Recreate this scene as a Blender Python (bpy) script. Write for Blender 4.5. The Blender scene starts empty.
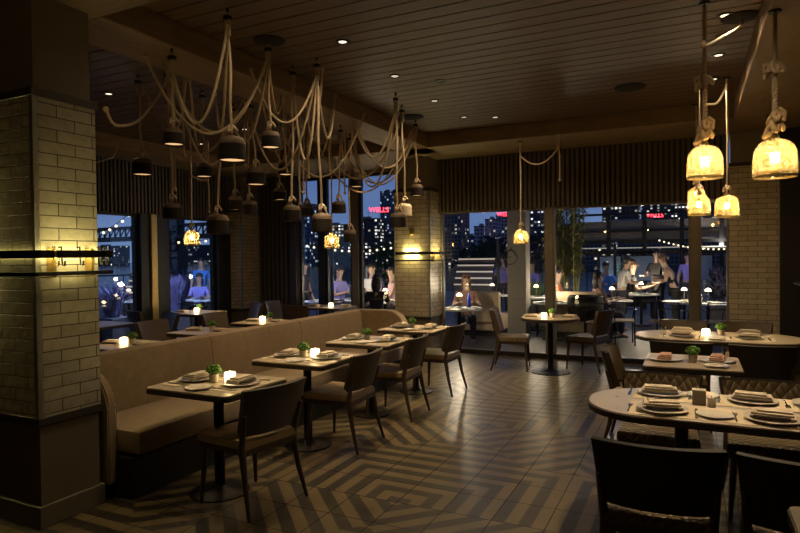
import bpy, bmesh, math, random
from mathutils import Vector, Matrix
random.seed(7)
PI = math.pi
S = bpy.context.scene
COL = S.collection
rad = math.radians

# ------------------------------------------------------------------ camera
F, YAW, PIT, ROL, EYE = 600.0, rad(26.0), rad(0.95), rad(0.7), 1.6
fw = Vector((-math.sin(YAW)*math.cos(PIT), math.cos(YAW)*math.cos(PIT), -math.sin(PIT)))
r0 = Vector((math.cos(YAW), math.sin(YAW), 0)); u0 = r0.cross(fw)
rt = r0*math.cos(ROL) - u0*math.sin(ROL); up = u0*math.cos(ROL) + r0*math.sin(ROL)
cd = bpy.data.cameras.new('camera'); cam = bpy.data.objects.new('camera', cd); COL.objects.link(cam)
cd.sensor_width = 36; cd.lens = F/800*36; cd.clip_end = 4000
cam.matrix_world = Matrix(((rt.x, up.x, -fw.x, 0), (rt.y, up.y, -fw.y, 0), (rt.z, up.z, -fw.z, EYE), (0, 0, 0, 1)))
S.camera = cam
S.view_settings.view_transform = 'Standard'; S.view_settings.look = 'None'
S.view_settings.gamma = 1; S.view_settings.exposure = 0; S.view_settings.use_curve_mapping = False
S.cycles.max_bounces = 6; S.cycles.diffuse_bounces = 3; S.cycles.transparent_max_bounces = 16
S.cycles.sample_clamp_indirect = 1.5; S.cycles.blur_glossy = 1.0; S.cycles.caustics_refractive = False; S.cycles.caustics_reflective = False
S.cycles.use_denoising = True

def spot(px, dist):
    """ground position of something seen at column px, dist metres ahead"""
    v = fw + rt*((px-400)/F); return (v.x*dist, v.y*dist)

# ------------------------------------------------------------------ materials
def newmat(name):
    m = bpy.data.materials.new(name); m.use_nodes = True
    return m, m.node_tree, m.node_tree.nodes['Principled BSDF']
def nd(t, kind, **kw):
    n = t.nodes.new(kind)
    for k, v in kw.items():
        if k in n.inputs: n.inputs[k].default_value = v
        else: setattr(n, k, v)
    return n
def mth(t, op, a, b=None, c=None):
    n = t.nodes.new('ShaderNodeMath'); n.operation = op
    for i, v in enumerate((a, b, c)):
        if v is None: continue
        if isinstance(v, (int, float)): n.inputs[i].default_value = v
        else: t.links.new(v, n.inputs[i])
    return n.outputs[0]
def mat(name, col, rough=.5, metal=0, noise=None, bump=0, scale=20, spec=.5, var=.25, rvar=0, stretch=(1, 1, 1), sheen=0):
    m, t, b = newmat(name)
    b.inputs['Base Color'].default_value = (*col, 1); b.inputs['Roughness'].default_value = rough
    b.inputs['Metallic'].default_value = metal; b.inputs['Specular IOR Level'].default_value = spec
    if sheen: b.inputs['Sheen Weight'].default_value = sheen
    tc = nd(t, 'ShaderNodeTexCoord'); mp = nd(t, 'ShaderNodeMapping'); mp.inputs['Scale'].default_value = stretch
    t.links.new(tc.outputs['Object'], mp.inputs[0])
    nz = nd(t, 'ShaderNodeTexNoise', Scale=scale, Detail=5.0); t.links.new(mp.outputs[0], nz.inputs['Vector'])
    mx = nd(t, 'ShaderNodeMixRGB'); mx.inputs[1].default_value = (*[c*(1-var) for c in col], 1)
    mx.inputs[2].default_value = (*[min(1, c*(1+var)) for c in col], 1)
    t.links.new(nz.outputs[0], mx.inputs[0]); t.links.new(mx.outputs[0], b.inputs['Base Color'])
    if rvar:
        t.links.new(mth(t, 'ADD', mth(t, 'MULTIPLY', nz.outputs[0], rvar), rough-rvar/2), b.inputs['Roughness'])
    if bump:
        bp = nd(t, 'ShaderNodeBump', Strength=bump, Distance=.01)
        t.links.new(nz.outputs[0], bp.inputs['Height']); t.links.new(bp.outputs[0], b.inputs['Normal'])
    return m
def emis(name, col, st):
    m, t, b = newmat(name); b.inputs['Base Color'].default_value = (*col, 1)
    b.inputs['Emission Color'].default_value = (*col, 1); b.inputs['Emission Strength'].default_value = st
    return m
M = {}
M['plaster'] = mat('plaster', (.20, .17, .125), .8, bump=.1, scale=8, var=.12)
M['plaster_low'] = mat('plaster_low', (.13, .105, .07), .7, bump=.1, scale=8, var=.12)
M['cap'] = mat('cap_trim', (.03, .024, .018), .5)
M['steel_trim'] = mat('steel_trim', (.35, .34, .30), .35, .8, scale=5)
M['beam'] = mat('beam_wood', (.24, .16, .085), .6, bump=.35, scale=6, var=.4, stretch=(3, .6, 3))
M['beamx'] = mat('beam_wood_x', (.20, .14, .075), .6, bump=.35, scale=6, var=.4, stretch=(.6, 3, 3))
M['plank'] = mat('ceiling_wood', (.10, .06, .032), .5, bump=.25, scale=7, var=.4, stretch=(.5, 4, 1))
M['void'] = mat('black_void', (.006, .005, .004), .9)
M['slat'] = mat('slat_wood', (.085, .066, .045), .6, scale=9, var=.3, stretch=(3, 3, .4))
M['slatback'] = mat('slat_back', (.02, .016, .012), .8)
M['frame'] = mat('window_frame', (.17, .145, .11), .45, .2, scale=5)
M['frame_dark'] = mat('window_frame_dark', (.02, .018, .016), .4, .2, scale=5)
M['brass'] = mat('brass', (.55, .38, .14), .35, .9)
M['black_metal'] = mat('black_metal', (.015, .014, .013), .4, .6)
M['chrome'] = mat('cutlery_steel', (.6, .57, .5), .25, 1)
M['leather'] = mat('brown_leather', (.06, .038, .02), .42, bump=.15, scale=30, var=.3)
M['leather_lit'] = mat('lit_leather', (.21, .145, .07), .38, bump=.15, scale=14, var=.25)  # paler copy of the leather, downlight on the seats put into its colour
M['chairwood'] = mat('chair_wood', (.05, .032, .02), .35, scale=8, var=.35, stretch=(2, 2, .5))
M['chairback'] = mat('chair_back_shell', (.03, .021, .014), .45, scale=12, var=.25)
M['velvet'] = mat('banquette_velvet', (.20, .14, .072), .75, bump=.2, scale=16, var=.28, sheen=.25)
M['base'] = mat('dark_plinth', (.012, .009, .006), .6)
M['tabletop'] = mat('tabletop_wood', (.36, .29, .20), .3, scale=7, var=.25, rvar=.15, stretch=(1, 4, 1))
M['stone'] = mat('tabletop_stone', (.42, .37, .32), .3, scale=5, var=.15, rvar=.15)
M['tedge'] = mat('table_edge', (.035, .026, .018), .4)
M['paper'] = mat('placemat_paper', (.62, .52, .36), .8, var=.06)
M['china'] = mat('china', (.62, .57, .48), .2, var=.05)
M['linen'] = mat('linen', (.55, .46, .35), .85, bump=.2, scale=60, var=.12)
M['linen_dark'] = mat('dark_menu_band', (.10, .07, .05), .7)
M['moss'] = mat('moss', (.075, .17, .03), .9, bump=1, scale=45, var=.6)
M['pot'] = mat('pot_ceramic', (.55, .47, .36), .6, var=.15)
M['rope'] = mat('rope', (.52, .40, .27), .85, bump=.5, scale=90, var=.25)
M['rope_pale'] = mat('jute_rope', (.60, .42, .22), .85, bump=.7, scale=60, var=.3)
M['shade_dark'] = mat('shade_charcoal', (.016, .011, .008), .6, var=.2, spec=.25)
M['shade_cap'] = mat('shade_cap_lit_wood', (.13, .088, .055), .7, bump=.3, scale=30, var=.25)  # tan dome, paler than the body: light from above mixed into the tone
M['shade_pale'] = mat('shade_pale_wood', (.5, .4, .27), .7, bump=.3, scale=30, var=.25)
M['diffuser'] = emis('diffuser_warm', (1, .60, .28), .9)
M['bulb'] = emis('bulb_warm', (1, .62, .28), 6)
M['bulb_hot'] = emis('bulb_amber', (1, .70, .30), 45)
M['led'] = emis('led_strip', (1, .86, .30), 7)
M['candle'] = emis('candle_glow', (1, .80, .42), 5.5)
M['lens'] = emis('downlight_lens', (1, .86, .65), 1.6)
M['lens_off'] = mat('downlight_dark', (.02, .018, .015), .4)
M['foliage'] = mat('leaf', (.05, .10, .035), .7, scale=6, var=.6)
M['foliage_dark'] = mat('leaf_dark', (.014, .026, .018), .8, scale=3, var=.6)
M['bamboo'] = mat('bamboo_leaf', (.20, .19, .05), .6, scale=6, var=.5)
M['grass_violet'] = mat('violet_grass', (.24, .22, .38), .8, scale=6, var=.4)
M['planter'] = mat('planter_grey', (.10, .09, .09), .7)
M['sofa_out'] = mat('outdoor_sofa', (.55, .42, .27), .7, var=.12)
M['pillar_out'] = mat('pillar_render', (.26, .23, .19), .8, var=.12)
M['white_cloth'] = mat('white_cloth', (.72, .70, .66), .8, var=.05)
M['deck'] = mat('terrace_deck', (.06, .052, .045), .45, scale=2, var=.3, rvar=.2)
M['blue_glass'] = mat('blue_bottle', (.02, .05, .45), .15)
M['red_cloth'] = mat('dotted_red_linen', (.42, .24, .18), .85, scale=60, var=.5)
M['louver'] = mat('louver_grey', (.34, .29, .24), .7)
M['pane_blue'] = mat('frosted_panel', (.35, .45, .55), .5, var=.1)
M['water'] = mat('river', (.012, .02, .035), .15, bump=.3, scale=1)
M['lamp_metal'] = mat('table_lamp_metal', (.35, .27, .16), .4, .6)
M['lamp_glow'] = emis('table_lamp_glow', (1, .80, .5), 2.2)
M['neon'] = emis('neon_red', (1, .03, .05), 9.0)
M['step_light'] = emis('step_light', (1, .86, .66), .32)
M['black_dome'] = mat('dome_plastic', (.01, .01, .01), .1)

def quilt(name, col):
    m, t, b = newmat(name)
    tc = nd(t, 'ShaderNodeTexCoord'); sp = nd(t, 'ShaderNodeSeparateXYZ'); t.links.new(tc.outputs['Object'], sp.inputs[0])
    s = mth(t, 'ADD', sp.outputs[1], sp.outputs[2])
    a = mth(t, 'ABSOLUTE', mth(t, 'SINE', mth(t, 'MULTIPLY', mth(t, 'ADD', sp.outputs[0], s), 55)))
    c = mth(t, 'ABSOLUTE', mth(t, 'SINE', mth(t, 'MULTIPLY', mth(t, 'SUBTRACT', sp.outputs[0], s), 55)))
    h = mth(t, 'POWER', mth(t, 'MULTIPLY', a, c), .4)
    bp = nd(t, 'ShaderNodeBump', Strength=.8, Distance=.012)
    t.links.new(h, bp.inputs['Height']); t.links.new(bp.outputs[0], b.inputs['Normal'])
    b.inputs['Base Color'].default_value = (*col, 1); b.inputs['Roughness'].default_value = .38
    return m
M['quilt'] = quilt('quilted_leather', (.10, .068, .03))

def brick(name, c1, c2, grout, bw=.24, bh=.075):
    m, t, b = newmat(name)
    g = nd(t, 'ShaderNodeNewGeometry'); sn = nd(t, 'ShaderNodeSeparateXYZ'); t.links.new(g.outputs['True Normal'], sn.inputs[0])
    sp = nd(t, 'ShaderNodeSeparateXYZ'); t.links.new(g.outputs['Position'], sp.inputs[0])
    k = mth(t, 'GREATER_THAN', mth(t, 'ABSOLUTE', sn.outputs[0]), .5)
    uu = mth(t, 'ADD', mth(t, 'MULTIPLY', sp.outputs[1], k), mth(t, 'MULTIPLY', sp.outputs[0], mth(t, 'SUBTRACT', 1, k)))
    cx = nd(t, 'ShaderNodeCombineXYZ'); t.links.new(uu, cx.inputs[0]); t.links.new(sp.outputs[2], cx.inputs[1])
    br = nd(t, 'ShaderNodeTexBrick'); br.inputs['Scale'].default_value = 1
    br.inputs['Brick Width'].default_value = bw; br.inputs['Row Height'].default_value = bh
    br.inputs['Mortar Size'].default_value = .0036; br.inputs['Mortar Smooth'].default_value = .3; br.inputs['Bias'].default_value = -.2
    br.inputs['Color1'].default_value = (*c1, 1); br.inputs['Color2'].default_value = (*c2, 1); br.inputs['Mortar'].default_value = (*grout, 1)
    t.links.new(cx.outputs[0], br.inputs['Vector'])
    nz = nd(t, 'ShaderNodeTexNoise', Scale=14.0, Detail=3.0); t.links.new(cx.outputs[0], nz.inputs['Vector'])
    t.links.new(br.outputs['Color'], b.inputs['Base Color'])
    t.links.new(mth(t, 'ADD', mth(t, 'MULTIPLY', br.outputs['Fac'], .5), mth(t, 'ADD', .16, mth(t, 'MULTIPLY', nz.outputs[0], .25))), b.inputs['Roughness'])
    h = mth(t, 'ADD', mth(t, 'MULTIPLY', mth(t, 'SUBTRACT', 1, br.outputs['Fac']), .6), mth(t, 'MULTIPLY', nz.outputs[0], .5))
    bp = nd(t, 'ShaderNodeBump', Strength=.55, Distance=.006); t.links.new(h, bp.inputs['Height']); t.links.new(bp.outputs[0], b.inputs['Normal'])
    return m
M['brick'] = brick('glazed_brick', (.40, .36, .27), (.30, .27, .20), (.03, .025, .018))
M['brick_far'] = brick('glazed_brick_far_lit', (.56, .47, .33), (.42, .345, .24), (.07, .055, .04), .22, .07)  # lighter copy of the near brick, light on the far piers in its colour

def floormat():
    m, t, b = newmat('patterned_tile')
    g = nd(t, 'ShaderNodeNewGeometry'); sp = nd(t, 'ShaderNodeSeparateXYZ'); t.links.new(g.outputs['Position'], sp.inputs[0])
    T = .32; C = T*3
    x = mth(t, 'ADD', sp.outputs[0], 1.74+C*16); y = mth(t, 'ADD', sp.outputs[1], -3.47+C*16)
    cxp = mth(t, 'DIVIDE', x, C); cyp = mth(t, 'DIVIDE', y, C)
    u = mth(t, 'FRACT', cxp); v = mth(t, 'FRACT', cyp)
    ax = mth(t, 'MODULO', mth(t, 'FLOOR', cxp), 2); ay = mth(t, 'MODULO', mth(t, 'FLOOR', cyp), 2)
    uu = mth(t, 'ABSOLUTE', mth(t, 'SUBTRACT', u, ax))          # mirrored in every other column
    ell = mth(t, 'MAXIMUM', uu, v)                               # mitred L-shaped stripes
    dia = mth(t, 'MULTIPLY', mth(t, 'SUBTRACT', uu, v), .70711)  # slanting stripes
    low = mth(t, 'LESS_THAN', mth(t, 'ADD', uu, v), .62)
    dia2 = mth(t, 'ADD', mth(t, 'MULTIPLY', dia, mth(t, 'SUBTRACT', 1, low)), mth(t, 'MULTIPLY', v, low))
    sel = mth(t, 'ADD', mth(t, 'MULTIPLY', ell, mth(t, 'SUBTRACT', 1, ay)), mth(t, 'MULTIPLY', dia2, ay))
    st = mth(t, 'GREATER_THAN', mth(t, 'FRACT', mth(t, 'MULTIPLY', mth(t, 'ADD', sel, 2), 6)), .5)
    fx = mth(t, 'FRACT', mth(t, 'DIVIDE', x, T)); fy = mth(t, 'FRACT', mth(t, 'DIVIDE', y, T))
    gx = mth(t, 'LESS_THAN', mth(t, 'MINIMUM', fx, mth(t, 'SUBTRACT', 1, fx)), .008)
    gy = mth(t, 'LESS_THAN', mth(t, 'MINIMUM', fy, mth(t, 'SUBTRACT', 1, fy)), .008)
    gr = mth(t, 'MAXIMUM', gx, gy)
    nz = nd(t, 'ShaderNodeTexNoise', Scale=5.0, Detail=6.0); t.links.new(g.outputs['Position'], nz.inputs['Vector'])
    m1 = nd(t, 'ShaderNodeMixRGB'); m1.inputs[1].default_value = (.042, .034, .024, 1); m1.inputs[2].default_value = (.17, .125, .062, 1)
    t.links.new(st, m1.inputs[0])
    m2 = nd(t, 'ShaderNodeMixRGB'); m2.blend_type = 'MULTIPLY'; m2.inputs[0].default_value = .6
    t.links.new(m1.outputs[0], m2.inputs[1]); t.links.new(nz.outputs[0], m2.inputs[2])
    m3 = nd(t, 'ShaderNodeMixRGB'); m3.inputs[2].default_value = (.008, .006, .005, 1)
    t.links.new(gr, m3.inputs[0]); t.links.new(m2.outputs[0], m3.inputs[1]); t.links.new(m3.outputs[0], b.inputs['Base Color'])
    t.links.new(mth(t, 'ADD', mth(t, 'MULTIPLY', nz.outputs[0], .14), mth(t, 'ADD', .25, mth(t, 'MULTIPLY', gr, .5))), b.inputs['Roughness'])
    nz2 = nd(t, 'ShaderNodeTexNoise', Scale=3.0, Detail=1.0); t.links.new(g.outputs['Position'], nz2.inputs['Vector'])
    bp = nd(t, 'ShaderNodeBump', Strength=.25, Distance=.003)
    t.links.new(mth(t, 'ADD', mth(t, 'MULTIPLY', mth(t, 'SUBTRACT', 1, gr), .5), mth(t, 'MULTIPLY', nz2.outputs[0], .4)), bp.inputs['Height']); t.links.new(bp.outputs[0], b.inputs['Normal'])
    return m
M['floor'] = floormat()

def glassmat():
    m, t, b = newmat('window_glass'); t.nodes.remove(b)
    o = t.nodes['Material Output']; tr = nd(t, 'ShaderNodeBsdfTransparent'); tr.inputs[0].default_value = (.93, .95, .96, 1)
    gl = nd(t, 'ShaderNodeBsdfGlossy', Roughness=.01); fr = nd(t, 'ShaderNodeLayerWeight'); fr.inputs[0].default_value = .5
    mx = nd(t, 'ShaderNodeMixShader'); t.links.new(mth(t, 'ADD', mth(t, 'MULTIPLY', mth(t, 'POWER', fr.outputs[1], 5), .9), .045), mx.inputs[0])
    t.links.new(tr.outputs[0], mx.inputs[1]); t.links.new(gl.outputs[0], mx.inputs[2]); t.links.new(mx.outputs[0], o.inputs[0])
    return m
M['glass'] = glassmat()
def ambermat():
    m, t, b = newmat('amber_seeded_glass'); t.nodes.remove(b)
    o = t.nodes['Material Output']; tc = nd(t, 'ShaderNodeTexCoord')
    vo = nd(t, 'ShaderNodeTexVoronoi', Scale=70.0); t.links.new(tc.outputs['Object'], vo.inputs['Vector'])
    nz = nd(t, 'ShaderNodeTexNoise', Scale=60.0, Detail=3.0); t.links.new(tc.outputs['Object'], nz.inputs['Vector'])
    f = mth(t, 'LESS_THAN', mth(t, 'ADD', vo.outputs['Distance'], mth(t, 'MULTIPLY', nz.outputs[0], .6)), .62)
    tr = nd(t, 'ShaderNodeBsdfTransparent'); tr.inputs[0].default_value = (1, .80, .48, 1)
    tl = nd(t, 'ShaderNodeBsdfTranslucent'); tl.inputs[0].default_value = (1, .78, .38, 1)
    gl = nd(t, 'ShaderNodeBsdfGlossy', Roughness=.15); gl.inputs[0].default_value = (1, .8, .5, 1)
    a = nd(t, 'ShaderNodeMixShader'); t.links.new(mth(t, 'ADD', mth(t, 'MULTIPLY', f, .60), .26), a.inputs[0])
    t.links.new(tr.outputs[0], a.inputs[1]); t.links.new(tl.outputs[0], a.inputs[2])
    c = nd(t, 'ShaderNodeMixShader'); c.inputs[0].default_value = .1
    t.links.new(a.outputs[0], c.inputs[1]); t.links.new(gl.outputs[0], c.inputs[2]); t.links.new(c.outputs[0], o.inputs[0])
    return m
M['amber'] = ambermat()
def cityface(name, base, wcol, dens, cw=3.2, ch=3.0, st=2.0, dim=.02):
    """facade: a grid of windows, some of them lit"""
    m, t, b = newmat(name)
    g = nd(t, 'ShaderNodeNewGeometry'); sp = nd(t, 'ShaderNodeSeparateXYZ'); t.links.new(g.outputs['Position'], sp.inputs[0])
    sn = nd(t, 'ShaderNodeSeparateXYZ'); t.links.new(g.outputs['True Normal'], sn.inputs[0])
    k = mth(t, 'GREATER_THAN', mth(t, 'ABSOLUTE', sn.outputs[0]), .5)
    uu = mth(t, 'ADD', mth(t, 'MULTIPLY', sp.outputs[1], k), mth(t, 'MULTIPLY', sp.outputs[0], mth(t, 'SUBTRACT', 1, k)))
    a = mth(t, 'DIVIDE', uu, cw); c = mth(t, 'DIVIDE', sp.outputs[2], ch)
    cm = nd(t, 'ShaderNodeCombineXYZ'); t.links.new(mth(t, 'FLOOR', a), cm.inputs[0]); t.links.new(mth(t, 'FLOOR', c), cm.inputs[1])
    wn = nd(t, 'ShaderNodeTexWhiteNoise'); t.links.new(cm.outputs[0], wn.inputs['Vector'])
    fa = mth(t, 'FRACT', a); fc = mth(t, 'FRACT', c)
    ina = mth(t, 'MULTIPLY', mth(t, 'GREATER_THAN', fa, .22), mth(t, 'LESS_THAN', fa, .78))
    inc = mth(t, 'MULTIPLY', mth(t, 'GREATER_THAN', fc, .25), mth(t, 'LESS_THAN', fc, .75))
    w = mth(t, 'MULTIPLY', ina, inc)
    on = mth(t, 'MULTIPLY', w, mth(t, 'GREATER_THAN', wn.outputs['Value'], 1-dens))
    mx = nd(t, 'ShaderNodeMixRGB'); mx.inputs[1].default_value = (*base, 1); mx.inputs[2].default_value = (.01, .015, .03, 1)
    t.links.new(w, mx.inputs[0]); t.links.new(mx.outputs[0], b.inputs['Base Color'])
    b.inputs['Roughness'].default_value = .7
    b.inputs['Emission Color'].default_value = (*wcol, 1)
    sc = nd(t, 'ShaderNodeSeparateColor'); t.links.new(wn.outputs['Color'], sc.inputs[0])
    t.links.new(mth(t, 'MULTIPLY', on, mth(t, 'MULTIPLY', mth(t, 'ADD', mth(t, 'POWER', sc.outputs[1], 2), .06), st)), b.inputs['Emission Strength'])
    return m
M['city_warm'] = cityface('city_warm', (.16, .14, .14), (1, .85, .65), .2, 2.6, 2.8, 1.6)
M['city_white'] = cityface('city_white', (.34, .38, .48), (1, .9, .75), .10, 3.0, 3.0, 1.2)
M['city_dark'] = cityface('city_dark', (.05, .06, .08), (.9, .95, 1), .16, 3.4, 3.2, 1.8)
M['city_blue'] = cityface('city_blue', (.10, .13, .20), (.6, .8, 1), .22, 3.0, 3.2, 1.6)
M['city_dense'] = cityface('city_dense', (.06, .06, .07), (1, .93, .8), .34, 3.4, 3.0, 2.6)

# ------------------------------------------------------------------ mesh building
class MB:
    def __init__(s): s.bm = bmesh.new()
    def box(s, x0, x1, y0, y1, z0, z1, bev=0, mi=0, mt=None):
        v = [s.bm.verts.new((x, y, z)) for x in (x0, x1) for y in (y0, y1) for z in (z0, z1)]
        fs = [s.bm.faces.new([v[i] for i in q]) for q in ((0, 1, 3, 2), (4, 6, 7, 5), (0, 4, 5, 1), (2, 3, 7, 6), (0, 2, 6, 4), (1, 5, 7, 3))]
        for f in fs: f.material_index = mi
        if bev:
            es = set(e for f in fs for e in f.edges)
            r = bmesh.ops.bevel(s.bm, geom=list(es), offset=bev, segments=2, affect='EDGES', profile=.6)
            v = list({q for f in r['faces'] for q in f.verts} | {q for q in v if q.is_valid})
        if mt is not None: bmesh.ops.transform(s.bm, matrix=mt, verts=v)
        return s
    def prism(s, pts, z0, z1, bev=0, mi=0):
        n = len(pts)
        a = [s.bm.verts.new((*p, z0)) for p in pts]; b = [s.bm.verts.new((*p, z1)) for p in pts]
        s.bm.faces.new(list(reversed(a))).material_index = mi; top = s.bm.faces.new(b); top.material_index = mi
        for i in range(n): s.bm.faces.new((a[i], a[(i+1) % n], b[(i+1) % n], b[i])).material_index = mi
        if bev: bmesh.ops.bevel(s.bm, geom=list(top.edges), offset=bev, segments=2, affect='EDGES', profile=.6)
        return s
    def tube(s, pts, r, n=8, taper=None, cap=True, mi=0):
        P = [Vector(p) for p in pts]; rings = []
        ref = None
        for i, p in enumerate(P):
            d = (P[min(i+1, len(P)-1)] - P[max(i-1, 0)]).normalized()
            if ref is None: ref = d.orthogonal().normalized()
            ref = (ref - d*ref.dot(d)); ref = ref.normalized() if ref.length > 1e-5 else d.orthogonal().normalized()
            q = d.cross(ref); rr = r if taper is None else taper[i]
            rings.append([s.bm.verts.new(p + ref*rr*math.cos(2*PI*k/n) + q*rr*math.sin(2*PI*k/n)) for k in range(n)])
        for a, b in zip(rings, rings[1:]):
            for k in range(n): s.bm.faces.new((a[k], a[(k+1) % n], b[(k+1) % n], b[k])).material_index = mi
        if cap: s.bm.faces.new(list(reversed(rings[0]))).material_index = mi; s.bm.faces.new(rings[-1]).material_index = mi
        return s
    def lathe(s, prof, n=20, c=(0, 0, 0), mi=0, sx=1, sy=1):
        rings = []
        for r, z in prof:
            if r < 1e-5: rings.append([s.bm.verts.new((c[0], c[1], c[2]+z))])
            else: rings.append([s.bm.verts.new((c[0]+sx*r*math.cos(2*PI*k/n), c[1]+sy*r*math.sin(2*PI*k/n), c[2]+z)) for k in range(n)])
        for a, b in zip(rings, rings[1:]):
            for k in range(n):
                k2 = (k+1) % n
                if len(a) == 1 and len(b) == 1: continue
                if len(a) == 1: f = (a[0], b[k2], b[k])
                elif len(b) == 1: f = (a[k], a[k2], b[0])
                else: f = (a[k], a[k2], b[k2], b[k])
                s.bm.faces.new(f).material_index = mi
        return s
    def ball(s, c, rx, ry=None, rz=None, n=14, m=8, mi=0):
        ry = ry or rx; rz = rz or rx
        return s.lathe([(max(0, rx*math.sin(PI*i/m)) if 0 < i < m else 0, -rz*math.cos(PI*i/m)) for i in range(m+1)], n, c, mi, 1, ry/rx)
    def grid(s, f, nu, nv, th, mi=0):
        """a bent sheet of real thickness: f(u,v)->(point, normal)"""
        A = []; B = []
        for i in range(nu+1):
            ra = []; rb = []
            for j in range(nv+1):
                p, n_ = f(i/nu, j/nv); p = Vector(p); n_ = Vector(n_).normalized()
                ra.append(s.bm.verts.new(p+n_*th/2)); rb.append(s.bm.verts.new(p-n_*th/2))
            A.append(ra); B.append(rb)
        for i in range(nu):
            for j in range(nv):
                s.bm.faces.new((A[i][j], A[i+1][j], A[i+1][j+1], A[i][j+1])).material_index = mi
                s.bm.faces.new((B[i][j+1], B[i+1][j+1], B[i+1][j], B[i][j])).material_index = mi
        for i in range(nu):
            s.bm.faces.new((A[i][0], B[i][0], B[i+1][0], A[i+1][0])).material_index = mi
            s.bm.faces.new((A[i+1][nv], B[i+1][nv], B[i][nv], A[i][nv])).material_index = mi
        for j in range(nv):
            s.bm.faces.new((A[0][j+1], B[0][j+1], B[0][j], A[0][j])).material_index = mi
            s.bm.faces.new((A[nu][j], B[nu][j], B[nu][j+1], A[nu][j+1])).material_index = mi
        return s
    def build(s, name, mt, parent=None, smooth=False, loc=None, rz=0):
        bmesh.ops.recalc_face_normals(s.bm, faces=s.bm.faces)
        me = bpy.data.meshes.new(name); s.bm.to_mesh(me); s.bm.free()
        for q in (mt if isinstance(mt, (list, tuple)) else [mt]): me.materials.append(M[q] if isinstance(q, str) else q)
        if smooth:
            for p in me.polygons: p.use_smooth = True
            try: me.set_sharp_from_angle(angle=rad(40))
            except Exception: pass
        o = bpy.data.objects.new(name, me); COL.objects.link(o)
        if parent: o.parent = parent
        if loc: o.location = loc
        o.rotation_euler.z = rz
        return o
def tag(o, label=None, cat=None, group=None, kind=None):
    if label: o['label'] = label
    if cat: o['category'] = cat
    if group: o['group'] = group
    if kind: o['kind'] = kind
    return o
def thing(name, label, cat, loc=(0, 0, 0), rz=0, group=None):
    o = bpy.data.objects.new(name, None); COL.objects.link(o); o.empty_display_size = .1
    o.location = loc; o.rotation_euler.z = rz
    return tag(o, label, cat, group)
def struct(name, mb, m, parent=None, smooth=False):
    o = mb.build(name, m, parent, smooth)
    if not parent: o['kind'] = 'structure'
    return o
def dup(root, label, loc, rz=0, group=None):
    r = root.copy(); COL.objects.link(r); r.location = loc; r.rotation_euler.z = rz; r['label'] = label
    if group: r['group'] = group
    for ch in list(root.children):
        c = ch.copy(); COL.objects.link(c); c.parent = r
        for g in list(ch.children):
            d = g.copy(); COL.objects.link(d); d.parent = c
    return r
def light(kind, loc, e, col, size=.03, rot=None, parent=None, **kw):
    l = bpy.data.lights.new('lamp_light', kind); l.energy = e; l.color = col
    if kind in ('POINT', 'SPOT'): l.shadow_soft_size = size
    for k, v in kw.items(): setattr(l, k, v)
    o = bpy.data.objects.new('lamp_light', l); COL.objects.link(o); o.location = loc
    if rot: o.rotation_euler = rot
    if parent: o.parent = parent
    return o
WARM = (1, .66, .33)
CE, BB = 3.4, 3.2     # ceiling and beam undersides

# ------------------------------------------------------------------ the room
struct('floor', MB().box(-8.35, 1.7, -1.6, 9.9, -.1, 0), 'floor')
mb = MB()
y = -1.55
while y < 9.85:
    mb.box(-8.35, 1.7, y, y+.155, CE, CE+.03, mi=0); y += .17
mb.box(-8.35, 1.7, -1.6, 9.9, CE+.035, CE+.12, mi=1)
struct('ceiling', mb, ['plank', 'void'])
struct('wall_behind', MB().box(-8.35, 1.7, -1.7, -1.6, 0, CE), 'plaster_low')
struct('wall_right', MB().box(1.55, 1.7, -1.6, 9.35, 0, CE), 'base')
struct('wall_back', MB().box(1.025, 1.55, 9.19, 9.45, 0, BB), 'base')
struct('wall_left', MB().box(-8.35, -8.2, -1.6, 5.0, 0, CE), 'plaster_low')
# beams
struct('trim_1', MB().box(-4.02, -3.5, 2.72, 8.6, BB, CE, .012), 'beam')
struct('trim_2', MB().box(-8.2, .45, 2.25, 2.72, BB, CE, .012), 'beamx')
struct('trim_3', MB().box(-8.2, 1.55, 8.15, 9.9, BB, CE, .012), 'beamx')
struct('trim_4', MB().box(.45, 1.3, 2.72, 8.15, BB-.02, CE, .012), 'beam')
struct('trim_5', MB().box(-8.2, -7.45, 2.72, 8.15, BB, CE, .012), 'beam')

def slats(name, x0, x1, yy, z0, z1, axis, sgn, pitch=.072):
    mb = MB(); L = x1-x0; n = int(L/pitch)
    if axis == 'x': mb.box(x0, x1, min(yy, yy+sgn*.1), max(yy, yy+sgn*.1), z0, z1, mi=1)
    else: mb.box(min(yy, yy+sgn*.1), max(yy, yy+sgn*.1), x0, x1, z0, z1, mi=1)
    for i in range(n):
        a = x0+.01+i*(L-.02)/n; b = a+pitch*.55
        if axis == 'x': mb.box(a, b, min(yy-sgn*.035, yy), max(yy-sgn*.035, yy), z0, z1)
        else: mb.box(min(yy-sgn*.035, yy), max(yy-sgn*.035, yy), a, b, z0, z1)
    return struct(name, mb, ['slat', 'slatback'])
slats('trim_6', -3.8, .45, 9.3, 2.33, BB, 'x', 1)
slats('trim_7', 5.0, 9.1, -8.2, 2.36, BB, 'y', -1)
slats('trim_8', -7.84, -7.1, 9.65, 0, BB, 'x', 1, .1)
struct('trim_9', MB().box(-7.1, -6.95, 9.62, 9.75, 0, BB), 'leather')
struct('trim_17', MB().box(-3.79, .44, 9.30, 9.36, 0, .07, .004), 'frame_dark')
struct('wall_over_window', MB().box(-6.95, -3.9, 9.72, 9.82, 3.14, BB), 'pillar_out')

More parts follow.
